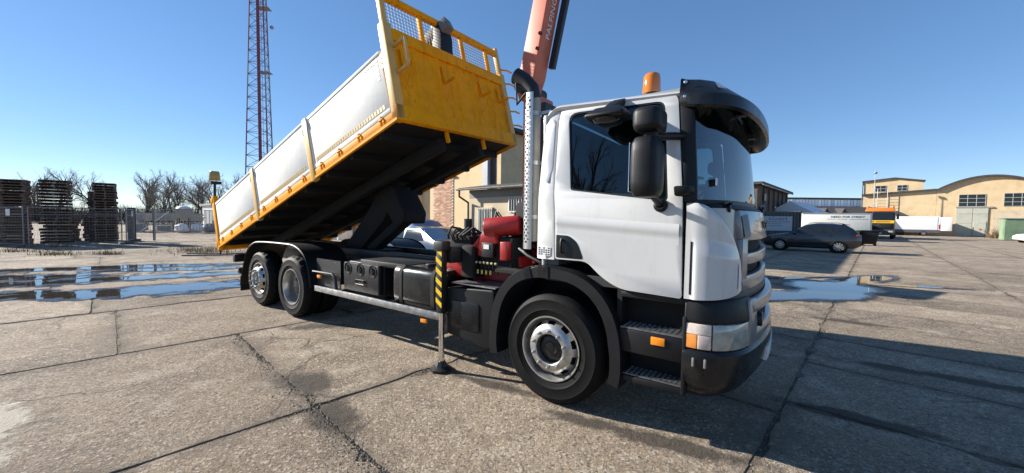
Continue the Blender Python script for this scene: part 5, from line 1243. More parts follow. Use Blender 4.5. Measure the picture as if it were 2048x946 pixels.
# --- dark container with banner
con = thing('dark_container', 'dark grey container with a pale company banner beside the truck cab', 'container', (21.2,33.6,0), R(-4))
CONT = mat('container_grey', (.055,.065,.068), .6, var=.15, vscale=2)
b = MB(); b.box(0, 3.9, 0, 2.4, .1, 2.62); b.build('shell', CONT, con)
for k in range(13): q = MB(); x = .1+.29*k; q.box(x, x+.14, -.04, -.002, .25, 2.5); q.build('corrugation', CONT, con)
for x in (-.02, 3.78): q = MB(); q.box(x, x+.14, -.06, 2.46, .1, 2.66); q.build('corner_post', CONT, con)
b = MB(); b.box(.3, 3.15, -.07, -.045, .95, 2.2); bn = b.build('banner', mat('banner_pale', (.36,.40,.45), .6, var=.06), con)
tm = text_mesh('kGmbH', .40, .003, 1.2); o = obj('lettering', tm, mat('banner_ink', (.05,.09,.16), .5), bn); o.matrix_local = Matrix.Translation((1.95, -.075, 1.98)) @ Matrix.Rotation(R(90), 4, 'X')
for j, (z, x0, n) in enumerate(((1.70,.45,18),(1.52,.6,12),(1.34,1.2,8))):
    for k in range(n): b = MB(); b.box(x0+.14*k, x0+.10+.14*k, -.076, -.071, z, z+.05); b.build('lettering_dash', mat('banner_ink', (.05,.09,.16), .5), bn)
# --- wheelie bins by the SUV
for i, (x, y, m_, lab, n_) in enumerate(((26.1,29.6,mat('bin_green', (.06,.17,.06), .5, var=.1),'green waste bin with pale label behind the SUV tail','waste_bin'), (27.2,29.2,BLACKP,'black waste bin right of the green one','waste_bin'))):
    t_ = thing(n_, lab, 'bin', (x,y,0), R(-38), 'waste bins behind the SUV')
    b = MB(); b.loft([[(-.42,-.34,.12),(.42,-.34,.12),(.42,.34,.12),(-.42,.34,.12)],[(-.56,-.42,1.05),(.56,-.42,1.05),(.56,.42,1.05),(-.56,.42,1.05)]]); b.build('bin_body', m_, t_, bevel=.04)
    b = MB(); b.box(-.6,.6,-.47,.46,1.06,1.16); b.build('lid', m_, t_, bevel=.04)
    for sx in (-.35, .35): b = MB(); b.lathe([(.09,-.03),(.09,.03)], (sx,-.3,.09), 'y', 14); b.lathe([(.0001,-.03),(.09,-.03)], (sx,-.3,.09), 'y', 14); b.build('castor', RUBBER, t_)
    if i == 0: b = MB(); b.box(-.25,.25,-.47,-.45,.45,.85); b.build('label_plate', PLATE, t_)
# --- orange-roofed truck seen from the front
ot = thing('orange_truck', 'dark truck with orange roof and yellow front band, facing the camera by the white trailer', 'truck', (40.2,42.0,0), R(-46.5))
# local: front faces -y
ORANGE = mat('orange_paint', (.75,.17,.015), .35, var=.08, coat=.4); DKC = mat('anthracite_paint', (.022,.022,.026), .35, var=.1)
b = MB(); b.prism(roundpoly([(-.02,.75),(2.0,.75),(2.0,2.88),(.25,2.88),(-.05,2.0)], [.08,.02,.1,.12,.05]), 'x', -1.22, 1.22); oc = b.build('cab', DKC, ot, bevel=.05, seg=3)
b = MB(); b.loft([[(-1.2,.22,3.0),(1.2,.22,3.0),(1.2,1.95,3.0),(-1.2,1.95,3.0)],[(-1.1,.40,3.38),(1.1,.40,3.38),(1.1,1.9,3.45),(-1.1,1.9,3.45)]]); b.build('roof_cap', ORANGE, oc, bevel=.06, seg=3)
for x in (-1.0, 1.0): b = MB(); b.lathe([(.12,3.40),(.12,3.52),(.08,3.60),(.0001,3.62)], (x,.8,0), 'z', 14); b.build('beacon', ORANGE, oc)
b = MB(); b.add([(-1.1,-.062,2.08),(1.1,-.062,2.08),(1.06,.20,2.92),(-1.06,.20,2.92)], [(0,1,2,3)]); b.build('windscreen', DGLASS, oc, thick=.01)
b = MB(); b.box(-1.18,1.18,-.075,-.052,1.72,2.02); yb = b.build('front_band', mat('band_yellow', (.75,.42,.02), .4, var=.05), oc)
for k in range(14):
    if k == 4: continue
    b = MB(); b.box(-.86+.125*k, -.78+.125*k, -.082, -.0755, 1.81, 1.92); b.build('lettering_dash', INK, yb)
b = MB(); b.box(-1.0,1.0,-.10,-.051,1.15,1.66); gl_ = b.build('grille', UNDER, oc, bevel=.02)
b = MB(); b.lathe([(.16,-.012),(.17,0),(.16,.012),(.15,0),(.16,-.012)], (0,-.11,1.42), 'y', 24)
for k in range(3): a = R(90+120*k); b.bar((0,-.11,1.42), (.16*math.cos(a),-.11,1.42+.16*math.sin(a)), .02)
b.build('star_emblem', CHROME, gl_)
b = MB(); b.box(-1.24,1.24,-.22,.5,.42,1.02); bu = b.build('bumper', mat('bumper_grey', (.06,.06,.065), .5), oc, bevel=.05)
for x in (-.95, .95): b = MB(); b.cbox((x,-.225,.80),(.38,.03,.18)); b.build('headlamp', mat('lamp_grey', (.35,.35,.36), .2), bu, bevel=.01)
b = MB(); b.cbox((0,-.228,.62),(.54,.02,.12)); b.build('number_plate', PLATE, bu)
for x in (-1.42, 1.42): b = MB(); b.cbox((x,.15,2.45),(.2,.12,.62)); b.bar((x*.9,.2,2.7),(x*.82,.3,2.7),.04); b.build('mirror', BLACKP, oc, bevel=.03)
for x in (-1.02, 1.02):
    e = road_wheel(ot, x + (.16 if x > 0 else -.16), .9, 1, .5, .3, 0); e.rotation_euler = (0,0,R(-90 if x > 0 else 90)); 
b = MB(); b.box(-.45,.45,1.9,7.5,.7,1.0); b.build('chassis', CHASSIS, ot)
b = MB(); b.box(-1.22,1.22,2.2,7.5,1.05,1.9); b.build('load_bed', DKC, ot)
for y in (5.2, 6.5):
    for x in (-1.02, 1.02): e = road_wheel(ot, x + (.16 if x > 0 else -.16), y, 1, .5, .3, 0); e.rotation_euler = (0,0,R(-90 if x > 0 else 90))
# --- white van with an open rear door
van = thing('white_van', 'long white panel van with its rear door open beside the pale green gate', 'van', (62.0,53.7,0), RZ)
VL0, VL1, VY = -9.2, -1.55, -2.9          # along the hall front, nose to the left
VANW = mat('van_white', (.80,.80,.80), .35, coat=.4)
b = MB(); b.prism(roundpoly([(VL0,.55),(VL1,.55),(VL1,2.72),(VL0+2.0,2.72),(VL0+1.1,1.75),(VL0,1.35)], [.1,.05,.12,.35,.15,.15]), 'y', VY, VY+2.0); vb_ = b.build('body', VANW, van, bevel=.06, seg=3)
b = MB(); b.box(VL0+.1, VL1-.02, VY-.012, VY-.002, .45, .86); b.build('side_cladding', mat('cladding_grey', (.07,.075,.08), .6), vb_)
b = MB(); b.box(VL1-.16, VL1-.02, VY-.02, VY-.002, 1.0, 1.6); b.build('tail_lamp', mat('tail_red', (.30,.015,.015), .2, coat=.5), vb_)
b = MB(); b.box(VL1-.28, VL1-.22, VY-.006, VY-.002, .9, 2.6); b.build('panel_seam', GREYM, vb_)
b = MB(); b.box(VL1+.02, VL1+1.05, VY+.0, VY+.06, .75, 2.62); b.build('rear_door', VANW, van, bevel=.02)
for x in (VL0+1.0, VL1-1.55): road_wheel(van, x, VY-.01, -1, .34, .22, 8, rm=STEEL); road_wheel(van, x, VY+2.01, 1, .34, .22, 8, rm=STEEL)
b = MB(); b.add([(VL0+1.15,VY-.004,1.55),(VL0+2.3,VY-.004,1.55),(VL0+2.3,VY-.004,2.3),(VL0+1.75,VY-.004,2.3)], [(0,1,2,3)]); b.build('side_window', DGLASS, vb_)
# --- pale green cabinet and white car at the right edge
cab_ = thing('green_cabinet', 'tall pale green steel cabinet with grey doors at the right edge', 'cabinet', (54.8,42.6,0), R(-36))
b = MB(); b.box(0, 1.6, 0, 1.4, .05, 2.35); b.build('shell', mat('faded_green_steel', (.20,.29,.17), .7, var=.15, vscale=2), cab_)
b = MB(); b.box(1.602, 4.8, .15, 1.4, .05, 2.25); b.build('corrugated_side', GREYM, cab_)
for k in range(10): q = MB(); q.box(1.7+.3*k, 1.82+.3*k, .10, .148, .1, 2.2); q.build('rib', GREYM, cab_)
b = MB(); b.box(-.08, 5.0, -.1, 1.6, 2.36, 2.44); b.build('roof', STEEL, cab_)
wc = thing('white_car', 'small white car cut off by the right edge of the picture', 'car', (48.2,36.6,0), R(-30))
car(wc, 4.1, 1.7, [(0,.62),(.3,.78),(.9,.88),(3.4,.95),(4.1,.85)], [(0,.66),(.3,.8),(1.0,.92),(1.6,1.3),(2.0,1.42),(3.0,1.42),(3.6,1.2),(4.1,.9)], [(0,.35),(.3,.22),(3.8,.22),(4.1,.35)], VANW, (.8,3.3), .31, [roundpoly([(1.3,.98),(2.1,.98),(2.05,1.3),(1.72,1.3)], .04), roundpoly([(2.16,.98),(3.2,1.0),(2.95,1.3),(2.12,1.31)], .04)], DGLASS)
# ------------------------------------------------------------------ cars behind the truck
dk = thing('dark_saloon', 'dark blue saloon behind the truck chassis, in front of the covered car', 'car', (-4.45,13.75,0), RZ)
body = car(dk, 4.6, 1.8, [(0,.66),(.3,.82),(.9,.92),(3.6,1.0),(4.6,.9)], [(0,.70),(.3,.85),(1.2,.99),(1.85,1.32),(2.3,1.44),(3.1,1.43),(3.9,1.12),(4.6,.95)], [(0,.35),(.3,.22),(4.2,.22),(4.6,.38)], mat('navy_paint', (.03,.05,.085), .2, coat=1.0), (.85,3.5), .32,
   [roundpoly([(1.5,1.03),(2.35,1.03),(2.3,1.36),(2.0,1.36)], .04), roundpoly([(2.42,1.03),(3.5,1.06),(3.2,1.34),(2.38,1.37)], .04)], DGLASS)
b = MB(); b.grid(lambda u, v: (1.25 + .85*v, (-.68+.10*v) + (1.36-.20*v)*u, 1.02 + .38*v + .012), 8, 6); b.build('windscreen', DGLASS, body)
cv = thing('covered_car', 'car under a pale blue dust sheet with dark blue roof patch, before the brick panel', 'car', (-5.75,17.3,0), RZ)
def tarp(u, v):
    x = 4.5*u; t = -1 + 2*v; a = abs(t)
    top = interp([(0,.80),(.12,.95),(.28,1.10),(.42,1.52),(.55,1.66),(.72,1.60),(.86,1.25),(1,.95)], u)
    if a < .45: y = .80*a/.45*.80; z = top - .05*(a/.45)**2
    elif a < .6: q = (a-.45)/.15; y = .64 + .30*q; z = top - .05 - (top-.95)*q if top > 1.0 else top-.05-.1*q
    else: q = (a-.6)/.4; y = .94 + .10*q; z0 = .95 if top > 1.0 else top-.15; z = z0*(1-q) + .03*q
    y = math.copysign(y, t)
    nz = noise.noise(Vector((x*1.7, t*2.0, 3.1)))*.06 + noise.noise(Vector((x*4.5 + t*2, t*1.4, 7.1)))*.05*(.3+a)
    e = min(u, 1-u); y *= 1 - .12*max(0, 1-e/.08)
    return (x + nz*.5, y + nz, max(.02, z + nz*.6))
b = MB(); b.grid(tarp, 70, 48); b.build('dust_sheet', mat('blue_grey_sheet', (.10,.155,.26), .55, var=.08, vscale=3), cv, smooth=60)
b = MB(); b.grid(lambda u, v: tuple(Vector(tarp(.42 + .26*u, .28 + .44*v)) + Vector((0,0,.012))), 26, 22); b.build('roof_patch', mat('navy_sheet', (.04,.055,.12), .6, var=.15), cv, smooth=60)
# weathered plank fence and clutter seen under the body
pf = thing('plank_fence', 'weathered grey plank fence seen under the raised body', 'fence', (-16.5,33.0,0), R(-12))
rp_ = random.Random(8); pm = MB(); pm.box(-.09,.09,0,.025,.05,1.9); pm = pm.mesh('plank', smooth=0); WOODG = mat('weathered_wood', (.20,.165,.13), .9, var=.25, vscale=5, obj_var=.35)
for k in range(52): o = obj('plank', pm, WOODG, pf); o.location = (.2*k, 0, rp_.uniform(-.05,.06)); o.rotation_euler = (0, rp_.uniform(-.02,.02), 0)
for z in (.5, 1.5): b = MB(); b.box(-.1,10.4,.03,.08,z-.05,z+.05); b.build('fence_rail', WOODG, pf)
for i, (x, y) in enumerate(((-13.6,28.8),(-12.4,28.0),(-12.9,29.9))):
    t_ = thing('white_sack', ('white builder sack leaning at the left under the raised body', 'white builder sack at the right under the raised body', 'white builder sack behind the other two under the raised body')[i], 'sack', (x,y,0), R(20*i), 'white sacks under the raised body')
    b = MB(); b.grid(lambda u, v: (lambda a, h: ((.42+.05*noise.noise(Vector((a*2, h*3, i*5))))*math.cos(a)*(1-.25*abs(h-.5)), (.42+.06*noise.noise(Vector((a*2+4, h*3, i*5))))*math.sin(a)*(1-.25*abs(h-.5)), .85*h))(2*math.pi*u, v), 20, 8); b.build('sack_body', SIGNW, t_, smooth=60)
    b = MB(); b.lathe([(.0001,.84),(.2,.85),(.34,.80)], (0,0,0), 'z', 16); b.build('sack_top', SIGNW, t_)

# ------------------------------------------------------------------ pallet stacks at the left
PALW = mat('old_pallet_wood', (.085,.060,.048), .9, var=.3, vscale=6, obj_var=.3)
PALW2 = mat('old_pallet_wood_grey', (.16,.122,.096), .9, var=.3, vscale=6, obj_var=.3)
plank_m = MB(); plank_m.box(-.60,.60,-.055,.055,0,.022); plank_m = plank_m.mesh('deck_board', smooth=0); plank_m.materials.append(PALW2)
bear_m = MB(); bear_m.box(-.05,.05,-.40,.40,0,.10); bear_m = bear_m.mesh('bearer', smooth=0); bear_m.materials.append(PALW)
str_m = MB(); str_m.box(-.59,.59,-.02,.02,0,.098); str_m = str_m.mesh('stringer', smooth=0); str_m.materials.append(PALW)
def pallet(loc, rz, label, tilt=0, sx=1.0):
    t = thing('pallet', label, 'pallet', loc, rz, 'wooden pallets stacked behind the mesh fence'); t.rotation_euler = (tilt, tilt*.6, rz); t.scale = (sx, 1.0, 1.0)
    for y in (-.345,-.172,0,.172,.345): o = obj('deck_board', plank_m, None, t); o.location = (0, y, .122)
    o = obj('stringer', str_m, None, t); o.location = (0, .05, .022)
    for x in (-.55,0,.55): o = obj('bearer', bear_m, None, t); o.location = (x, 0, .022)
    for y in (-.345,.345): o = obj('bottom_board', plank_m, None, t); o.location = (0, y, 0)
    return t
rs = random.Random(4)
ordn = lambda k: str(k) + ('th' if 10 <= k % 100 <= 20 else {1:'st',2:'nd',3:'rd'}.get(k % 10, 'th'))
def stack(x, y, n, pitch, rz, name, sx=1.0, lean=0.0, jit=.03):
    z = 0.0
    for k in range(n):
        top_k = n - k
        lab = ('top pallet of ' if top_k == 1 else 'pallet ' + ordn(top_k) + ' from the top of ') + name
        pallet((x + rs.gauss(0, jit) + lean*z, y + rs.gauss(0, jit), z), rz + rs.gauss(0, .02), lab, rs.gauss(0, .004), sx); z += pitch
FV = R(-50)
stack(-26.85, 20.25, 23, .150, R(38), 'the leftmost tall stack', 1.40, jit=.045)
stack(-25.72, 21.62, 20, .178, R(40), 'the middle tall stack', .95, jit=.045)
stack(-24.15, 22.80, 23, .152, R(42), 'the rightmost tall stack', .78)
stack(-24.95, 23.2, 20, .150, R(120), 'the narrow stack behind the rightmost', .6)
stack(-27.3, 23.3, 11, .150, R(40), 'the low stack between left and middle', 1.0)
stack(-26.3, 24.3, 11, .150, R(40), 'the low stack behind the middle one', 1.0)
# ------------------------------------------------------------------ mobile mesh fence panels
GALV = mat('fence_galvanised', (.22,.22,.225), .5, metal=.6, var=.2, vscale=20)
def mesh_panel(a, b_, label, sign=None, h=2.0):
    a, b_ = Vector((*a, 0)), Vector((*b_, 0)); d = b_ - a; L_ = d.length
    t = thing('mesh_fence_panel', label, 'fence', a, math.atan2(d.y, d.x), 'mobile mesh fence panels by the pallets')
    for x in (0, L_-.06): q = MB(); q.tube([(x+.03,0,.06),(x+.03,0,h)], .024, 8); q.build('frame_post', GALV, t)
    for z in (.16, h-.03, 1.62): q = MB(); q.tube([(.03,0,z),(L_-.03,0,z)], .02, 8); q.build('frame_rail', GALV, t)
    q = MB(); n = int(L_/.10)
    for k in range(1, n): x = L_*k/n; q.bar((x,0,.16), (x,0,h-.05), .005)
    for k in range(1, 8): z = .16 + (h-.2)*k/8; q.bar((.03,0,z), (L_-.03,0,z), .007)
    q.build('wire_mesh', GALV, t, smooth=0)
    for x in (.03, L_-.03): q = MB(); q.cbox((x,0,.07),(.22,.6,.13)); q.build('foot_block', mat('fence_foot', (.12,.11,.10), .9, var=.2), t, bevel=.03)
    if sign is not None: q = MB(); q.box(sign-.14, sign+.14, -.035, -.027, 1.55, 1.88); q.build('sign_plate', SIGNW, t)
mesh_panel((-27.3,19.35), (-23.85,18.68), 'mesh fence panel with white sign at the left edge, before the leftmost stack', 2.55)
mesh_panel((-23.72,18.72), (-21.75,21.35), 'mesh fence panel without a sign before the middle pallet stack')
mesh_panel((-21.75,21.55), (-23.75,24.05), 'mesh fence panel with white sign turned away beside the rightmost stack', 2.2)
gp = thing('gate_post', 'thick dark steel gate post right of the pallet stacks', 'post', (-23.95,24.1,0))
q = MB(); q.box(-.14,.14,-.14,.14,0,2.1); q.build('post', CHASSIS, gp, bevel=.01)
q = MB(); q.box(-.05,.05,-.2,-.141,.8,1.2); q.build('lock_box', GALV, gp)
gp2 = tag(MB().tube([(-23.3,24.9,0),(-23.3,24.9,2.1)], .07, 10).build('fence_post', GALV), 'slim grey fence post just right of the dark gate post', 'post')
# ------------------------------------------------------------------ storage yard beyond
for i, (a, b_) in enumerate((((-30.6,32.2),(-28.3,35.0)), ((-28.3,35.2),(-29.6,38.6)), ((-32.6,30.0),(-30.7,32.1)))):
    a, b_ = Vector((*a,0)), Vector((*b_,0)); d = b_-a; t = thing('bar_fence', ('bar fence panel in the middle of the storage yard','bar fence panel furthest back in the storage yard','bar fence panel nearest the gate post in the yard')[i], 'fence', a, math.atan2(d.y, d.x), 'bar fence panels round the storage yard'); L_ = d.length
    for z in (.2, 2.1): q = MB(); q.box(0,L_,-.02,.02,z-.03,z+.03); q.build('rail', GALV, t)
    for k in range(int(L_/.22)): q = MB(); q.bar((.1+.22*k,0,.2), (.1+.22*k,0,2.1), .025); q.build('fence_bar', GALV, t)
CAGE = mat('cage_steel', (.30,.31,.33), .5, metal=.5, var=.2)
for i, (x, y, z) in enumerate(((-35.2,35.8,0),(-33.6,37.0,0),(-32.0,38.2,0),(-35.2,35.8,1.0),(-33.6,37.0,1.0),(-36.6,37.6,0),(-31.0,41.2,0),(-31.0,41.2,1.0),(-29.8,42.3,0))):
    lab = ('grey lattice crate %s in the storage yard, %s' % (('on the ground' if z == 0 else 'stacked on top'), ('first of the near row','second of the near row','third of the near row','over the first','over the second','behind the near row','lower of the far pair','upper of the far pair','right of the far pair')[i]))
    t = thing('lattice_crate', lab, 'crate', (x,y,z), R(40), 'lattice crates in the storage yard')
    q = MB()
    for sx in (-.6,.6):
        for k in range(7): yv = -.4+.8*k/6; q.bar((sx,yv,.12), (sx,yv,.95), .02)
        for k in range(5): zz = .12+.2*k; q.bar((sx,-.4,zz), (sx,.4,zz), .02)
    for sy in (-.4,.4):
        for k in range(9): xv = -.6+1.2*k/8; q.bar((xv,sy,.12), (xv,sy,.95), .02)
        for k in range(5): zz = .12+.2*k; q.bar((-.6,sy,zz), (.6,sy,zz), .02)
    q.build('lattice', CAGE, t, smooth=0)
    q = MB(); q.box(-.6,.6,-.4,.4,.08,.12); q.build('crate_floor', CAGE, t)
    q = MB(); q.box(-.5,.5,-.33,.33,.13,.5+.3*rs.random()); q.build('crate_load', mat('pale_scrap', (.34,.33,.32), .8, var=.35, vscale=8), t)
lp = thing('leaning_plank', 'white plank leaning diagonally against the grey hopper in the storage yard', 'plank', (-31.9,33.6,0)); q = MB(); q.bar((-.9,0,.05), (1.0,.9,1.95), .10, .05); q.build('plank', SIGNW, lp)
hp = thing('steel_hopper', 'grey steel hopper heaped with white lumps in the storage yard', 'hopper', (-31.2,36.4,0), R(30))
q = MB(); q.loft([[(-.45,-.4,1.35),(.45,-.4,1.35),(.45,.4,1.35),(-.45,.4,1.35)],[(-.65,-.55,2.25),(.65,-.55,2.25),(.65,.55,2.25),(-.65,.55,2.25)]]); q.build('bucket', GREYPL, hp)
for sx in (-.4,.4):
    for sy in (-.35,.35): q = MB(); q.bar((sx,sy,0),(sx,sy,1.4),.07); q.build('leg', CHASSIS, hp)
q = MB(); q.lathe([(.6,2.22),(.45,2.4),(.2,2.5),(.0001,2.52)], (0,0,0), 'z', 12); q.build('heap', SIGNW, hp)
for i, (x, y, r_, m_, lab) in enumerate(((-30.4,35.2,.50,SIGNW,'leftmost white bulk bag in the storage yard'), (-30.0,36.4,.46,SIGNW,'middle white bulk bag in the storage yard'), (-29.7,37.6,.62,mat('grey_bag', (.33,.36,.36), .8, var=.15),'grey-green bulk bag beside the black one'), (-29.2,38.6,.70,mat('black_bag', (.02,.02,.024), .35, var=.3),'black plastic covered heap right of the bulk bags'))):
    t = thing('bulk_bag', lab, 'bag', (x,y,0), R(25*i), 'bulk bags in the storage yard')
    def bag(u, v, r_=r_, i=i):
        a = 2*math.pi*u; rr_ = r_*(math.sin(math.pi*min(.98, .12+v*.86))**.45)*(1+.30*noise.noise(Vector((math.cos(a)*2, math.sin(a)*2, v*3+i*7))))
        return (rr_*math.cos(a), rr_*math.sin(a), (.02 + .80*v) + .05*noise.noise(Vector((a*2, v*4, i))))
    q = MB(); q.grid(bag, 26, 12); q.build('bag_body', m_, t, smooth=60)
    q = MB(); q.lathe([(r_*.42,.82),(r_*.2,.86),(.0001,.87)], (0,0,0), 'z', 12); q.build('bag_top', m_, t, smooth=60)
cbn = thing('site_cabin', 'white site cabin with dark plinth beyond the storage yard', 'cabin', (-37.9,46.9,0), R(-42))
q = MB(); q.box(0,6,0,2.4,.55,2.75); q.build('shell', SIGNW, cbn)
q = MB(); q.box(.03,5.97,.03,2.37,.0,.54); q.build('plinth', CHASSIS, cbn)
q = MB(); q.box(-.25,6.25,-.25,2.65,2.76,2.95); q.build('roof', GREYPL, cbn)
for k in range(9): q = MB(); q.box(.1+.65*k,.16+.65*k,-.03,-.002,.6,2.7); q.build('wall_rib', SIGNW, cbn)
# a pale board pile along the back of the yard
bpile = thing('board_pile', 'long pale board pile behind the bar fence', 'boards', (-38.6,39.5,0), R(40))
for k in range(6): q = MB(); q.box(rs.uniform(-.1,.1),5.2+rs.uniform(-.2,.2),0,1.1,1.0+.14*k,1.12+.14*k); q.build('board', mat('pale_boards', (.42,.38,.30), .9, var=.15, obj_var=.2), bpile)
for x in (.5,2.6,4.6): q = MB(); q.box(x,x+.2,.1,1.0,0,1.0); q.build('trestle', WOODG, bpile)
# ------------------------------------------------------------------ lattice mast
mast = thing('lattice_mast', 'tall red and white lattice radio mast rising behind the tipper body', 'mast', (-48.7,75.0,0), R(10))
MR = mat('mast_red', (.20,.035,.06), .6, var=.1); MW = mat('mast_white', (.20,.21,.23), .6, var=.1); MG = mat('mast_grey', (.13,.14,.165), .6, var=.1)
def mw(z): return 2.95 - .033*z           # half width
def leg_at(k, z): a = R(90 + 120*k - 18); r_ = mw(z)*1.06; return Vector((r_*math.cos(a), r_*math.sin(a), z))
HM, NB = 66, 30; zs_ = [HM*(k/NB) for k in range(NB+1)]
for s0 in range(0, NB, 5):
    m_ = MR if (s0//5) % 2 else MW
    for k in range(3): q = MB(); q.tube([leg_at(k, zs_[s0]), leg_at(k, zs_[s0+5])], .11, 6); q.build('mast_leg', m_, mast)
    for k in range(3):
        q = MB()
        for j in range(s0, s0+5):
            a, b_ = leg_at(k, zs_[j]), leg_at((k+1) % 3, zs_[j]); c, d = leg_at(k, zs_[j+1]), leg_at((k+1) % 3, zs_[j+1])
            q.bar(a, b_, .07); q.bar(a, (c+d)/2, .06) if False else q.bar(a, d, .06); q.bar(b_, (a+d)/2, .04)
        br = q.build('mast_bracing', MG, mast, smooth=0); br['kind'] = 'stuff'
q = MB(); q.box(-.25,.25,-.9,-.7,0,HM)
q.build('cable_tray', MR, mast)
for x in (.25, .75): q = MB(); q.bar((x,.2,0),(x-.2,.2,HM),.05); q.build('ladder_rail', MW, mast)
for z in (29.0, 41.0): q = MB(); q.box(-.2,1.9,-1.0,.6,z,z+.08); q.build('platform', MW, mast)
q = MB(); q.lathe([(.35,-.1),(.30,.15),(.0001,.2)], (2.3,-.5,37.5), 'y', 12); q.build('antenna_dish', STEEL, mast)
# ------------------------------------------------------------------ bare winter trees
BARK = mat('bark', (.11,.09,.075), .95, var=.3, vscale=4); TWIG = mat('twigs', (.27,.22,.185), .95, var=.25, vscale=2)
def tree_meshes(seed, h):
    r = random.Random(seed); tb_, cb_ = MB(), MB()
    def thin(a, b_, w_):
        d = (b_ - a); e = d.cross(Vector((r.uniform(-1,1), r.uniform(-1,1), r.uniform(-1,1)))).normalized()*w_/2; f_ = d.cross(e).normalized()*w_/2
        cb_.add([tuple(a-e), tuple(a+e*.5+f_), tuple(a+e*.5-f_), tuple(b_)], [(0,1,3),(1,2,3),(2,0,3)])
    def grow(p, d, L_, rad, depth):
        n = 4 if depth < 3 else 3; pts = [p]; q = p.copy(); dd = d.copy()
        for k in range(n):
            dd = (dd + Vector((r.gauss(0,.13), r.gauss(0,.13), r.gauss(.05,.08)))).normalized(); q = q + dd*L_/n; pts.append(q.copy())
        if depth < 3: tb_.tube(pts, [rad*(1-.55*k/n) for k in range(n+1)], 6 if depth < 2 else 4, caps=False)
        else:
            for k in range(n): thin(pts[k], pts[k+1], rad*2*(1-.2*k/n))
        if depth >= 5: return
        m = {0:9, 1:6, 2:5, 3:4, 4:3}[depth]
        for k in range(m):
            t = (.30 if depth == 0 else .18) + (.82 if depth else .7)*k/m*r.uniform(.85,1.1); t = min(t, 1)
            i = min(int(t*n), n-1); c = pts[i].lerp(pts[i+1], t*n - i)
            az = r.uniform(0, 6.283); sp = R(r.uniform(24, 58)); side = dd.cross(Vector((math.cos(az), math.sin(az), .3))).normalized()
            nd = (dd*math.cos(sp) + side*math.sin(sp) + Vector((0,0,.18))).normalized()
            grow(c, nd, L_*r.uniform(.42,.66)*(1-.25*t), max(.0055, rad*.46), depth+1)
    grow(Vector((0,0,0)), Vector((r.gauss(0,.04), r.gauss(0,.04), 1)).normalized(), h*.72, h*.017, 0)
    a, c = tb_.mesh('trunk', smooth=50), cb_.mesh('crown', smooth=0); a.materials.append(BARK); c.materials.append(TWIG); return a, c
TV = [tree_meshes(31+k, 10.0) for k in range(5)]
def tree(x, y, h, var, rz, label, group='bare trees beyond the storage yard'):
    t = thing('bare_tree', label, 'tree', (x,y,-.05), rz, group); t.scale = (h/10.0,)*3
    obj('trunk', TV[var][0], None, t); obj('crown', TV[var][1], None, t); return t
tl = [(-108,74,13,0,'bare tree at the far left edge, over the leftmost pallets'), (-98,70,12,1,'bare tree between the left edge and the leftmost stack'), (-95,80,13.5,2,'bare tree over the gap between left and middle stacks'), (-84,68,11.5,3,'bare tree over the right side of the middle stack'),
      (-80,75,13.5,4,'bare tree rising behind the rightmost pallet stack'), (-68.5,72,11.5,0,'bare tree with thick stem just right of the pallet stacks'), (-66,74,12,2,'bare tree second from the pallet stacks'), (-61.5,72,11.0,1,'bare tree third from the pallet stacks, above the hopper'),
      (-58.5,73,12.0,3,'bare tree left of the rear beacon'), (-54,73,11.5,4,'bare tree directly behind the rear beacon'), (-51,72,12.0,0,'bare tree right of the rear beacon'), (-47,74,12.5,1,'bare tree at the mast foot behind the body'),
      (-74,90,13,3,'more distant bare tree behind the storage yard bags'), (-88,92,14,1,'more distant bare tree behind the middle pallet stack')]
extra = [(-103,84,12,4,'the gap left of the leftmost stack'), (-92,74,10,0,'the gap right of the leftmost stack, low'), (-76,70,9.5,2,'the right edge of the rightmost stack, low'), (-71.5,76,11,1,'the gate post'), (-64,80,12,4,'the board pile'), (-60,66,8.5,0,'the leaning plank, low'), (-56.5,80,12.5,2,'the site cabin, distant'), (-52.5,66,8,3,'the site cabin roof, low'), (-62.8,69,9,3,'the lattice crates, low'), (-69.8,66,8,4,'the bar fence, low')]
tl += [(x, y, h, v_, 'slender bare tree over ' + wh) for x, y, h, v_, wh in extra]
for i, (x, y, h, v_, lab) in enumerate(tl): tree(x, y, h*.84, v_, i*1.3, lab)
# trees behind the camera that the cab window mirrors
tree(-16.5,-8.2,10.5,1,.4,'bare tree mirrored in the truck side window, larger','bare trees mirrored in the cab window'); tree(-14.5,-10.5,9.5,3,2.2,'bare tree mirrored in the truck side window, right of the larger','bare trees mirrored in the cab window'); tree(-19,-7.5,10,0,1.2,'bare tree mirrored in the truck side window, at its left','bare trees mirrored in the cab window')
# brush along the back of the yard
br_ = random.Random(77); bb_ = MB()
for k in range(15000):
    t = br_.random(); x = -112 + 72*t; y = 62 + br_.uniform(-3,5) + (8 if t < .4 else 0); L_ = br_.uniform(.8, 2.8)*(1 + .5*noise.noise(Vector((x*.15,0,0)))); az = br_.uniform(0,6.28); sp = br_.uniform(0,.7)
    d = Vector((math.cos(az)*math.sin(sp), math.sin(az)*math.sin(sp), math.cos(sp)))*L_; p = Vector((x,y,br_.uniform(0,1.6))); e = d.cross(Vector((br_.uniform(-1,1),br_.uniform(-1,1),.2))).normalized()*br_.uniform(.012,.04)
    bb_.add([tuple(p-e), tuple(p+e), tuple(p+d)], [(0,1,2)])
tag(bb_.build('brushwood', mat('brush', (.055,.042,.033), .95, var=.3), smooth=0), 'dark bare brushwood along the back of the storage yard', 'brush', kind='stuff')
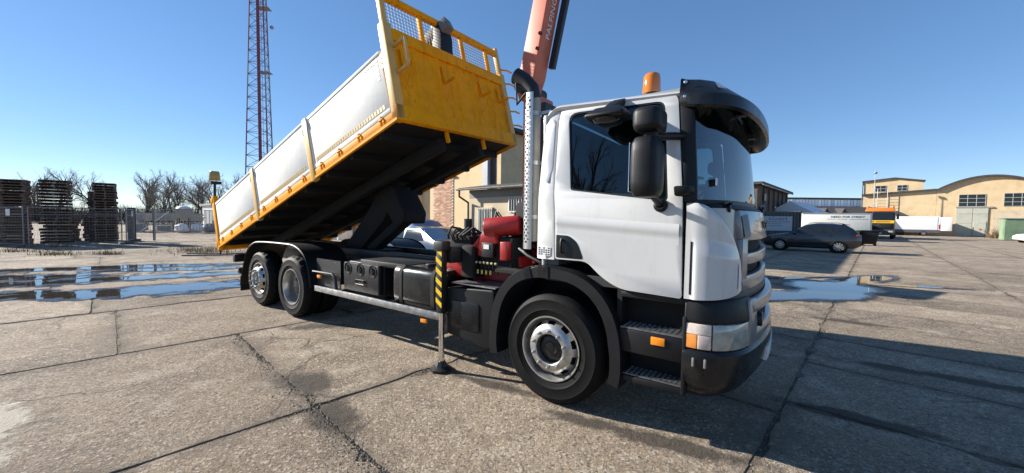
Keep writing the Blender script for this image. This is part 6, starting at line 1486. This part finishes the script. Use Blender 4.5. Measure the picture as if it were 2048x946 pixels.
# dry weeds and grass in the joints at the left
gr_ = random.Random(9); wb_ = MB(); gb_ = MB()
for (cx, cy, n, sp) in ((-18.6,15.6,260,.5),(-16.9,16.0,220,.35),(-14.2,17.6,420,.8),(-15.2,18.6,260,.7),(-21.5,16.6,200,.5),(-12.8,16.5,160,.8),(-19.8,13.8,160,.5),(-22.8,19.3,160,.4)):
    for k in range(n):
        p = Vector((cx + gr_.gauss(0,sp), cy + gr_.gauss(0,sp*.5), 0)); az = gr_.uniform(0,6.28); s_ = gr_.uniform(.1,1.0); L_ = gr_.uniform(.08,.34); d = Vector((math.cos(az)*s_, math.sin(az)*s_, 1)).normalized()*L_; e = Vector((-math.sin(az), math.cos(az), 0))*.008
        (wb_ if gr_.random() < .65 else gb_).add([tuple(p-e), tuple(p+e), tuple(p+d)], [(0,1,2)])
tag(wb_.build('dry_weeds', mat('dry_weed', (.19,.13,.065), .95, var=.3), smooth=0), 'dry brown weed tufts growing in the joints before the pallets', 'weeds', kind='stuff')
tag(gb_.build('grass_tufts', mat('dull_grass', (.075,.085,.03), .95, var=.3), smooth=0), 'dull green grass tufts in the slab joints before the pallets', 'grass', kind='stuff')
for k, (x, y, a, L_) in enumerate(((-12.6,15.9,.2,2.0),(-13.4,16.6,-.1,1.6),(-12.0,16.8,.5,1.2))):
    q = MB(); q.bar((-L_/2,0,.03),(L_/2,0,.05),.07,.05); o = q.build('timber_batten', WOODG); o.location = (x,y,0); o.rotation_euler = (0,0,a); tag(o, ('longest dark batten lying on the ground left of the tailgate','pale batten lying behind the longest one','shortest batten lying nearest the tailgate')[k], 'batten', 'battens lying before the pallets')
# rubble shrubs by the green gate
sh = MB()
for k in range(300):
    p = Vector((60.8 + br_.gauss(0,.5), 47.6 + br_.gauss(0,.4), 0)); d = Vector((br_.gauss(0,.5), br_.gauss(0,.5), 1)).normalized()*br_.uniform(.5,1.9); e = d.cross(Vector((br_.uniform(-1,1),br_.uniform(-1,1),.2))).normalized()*.03
    sh.add([tuple(p-e), tuple(p+e), tuple(p+d)], [(0,1,2)])
tag(sh.build('dry_shrub', mat('dry_shrub', (.20,.13,.07), .95, var=.3), smooth=0), 'dry brown shrub between the pale gate and the green cabinet', 'shrub', kind='stuff')
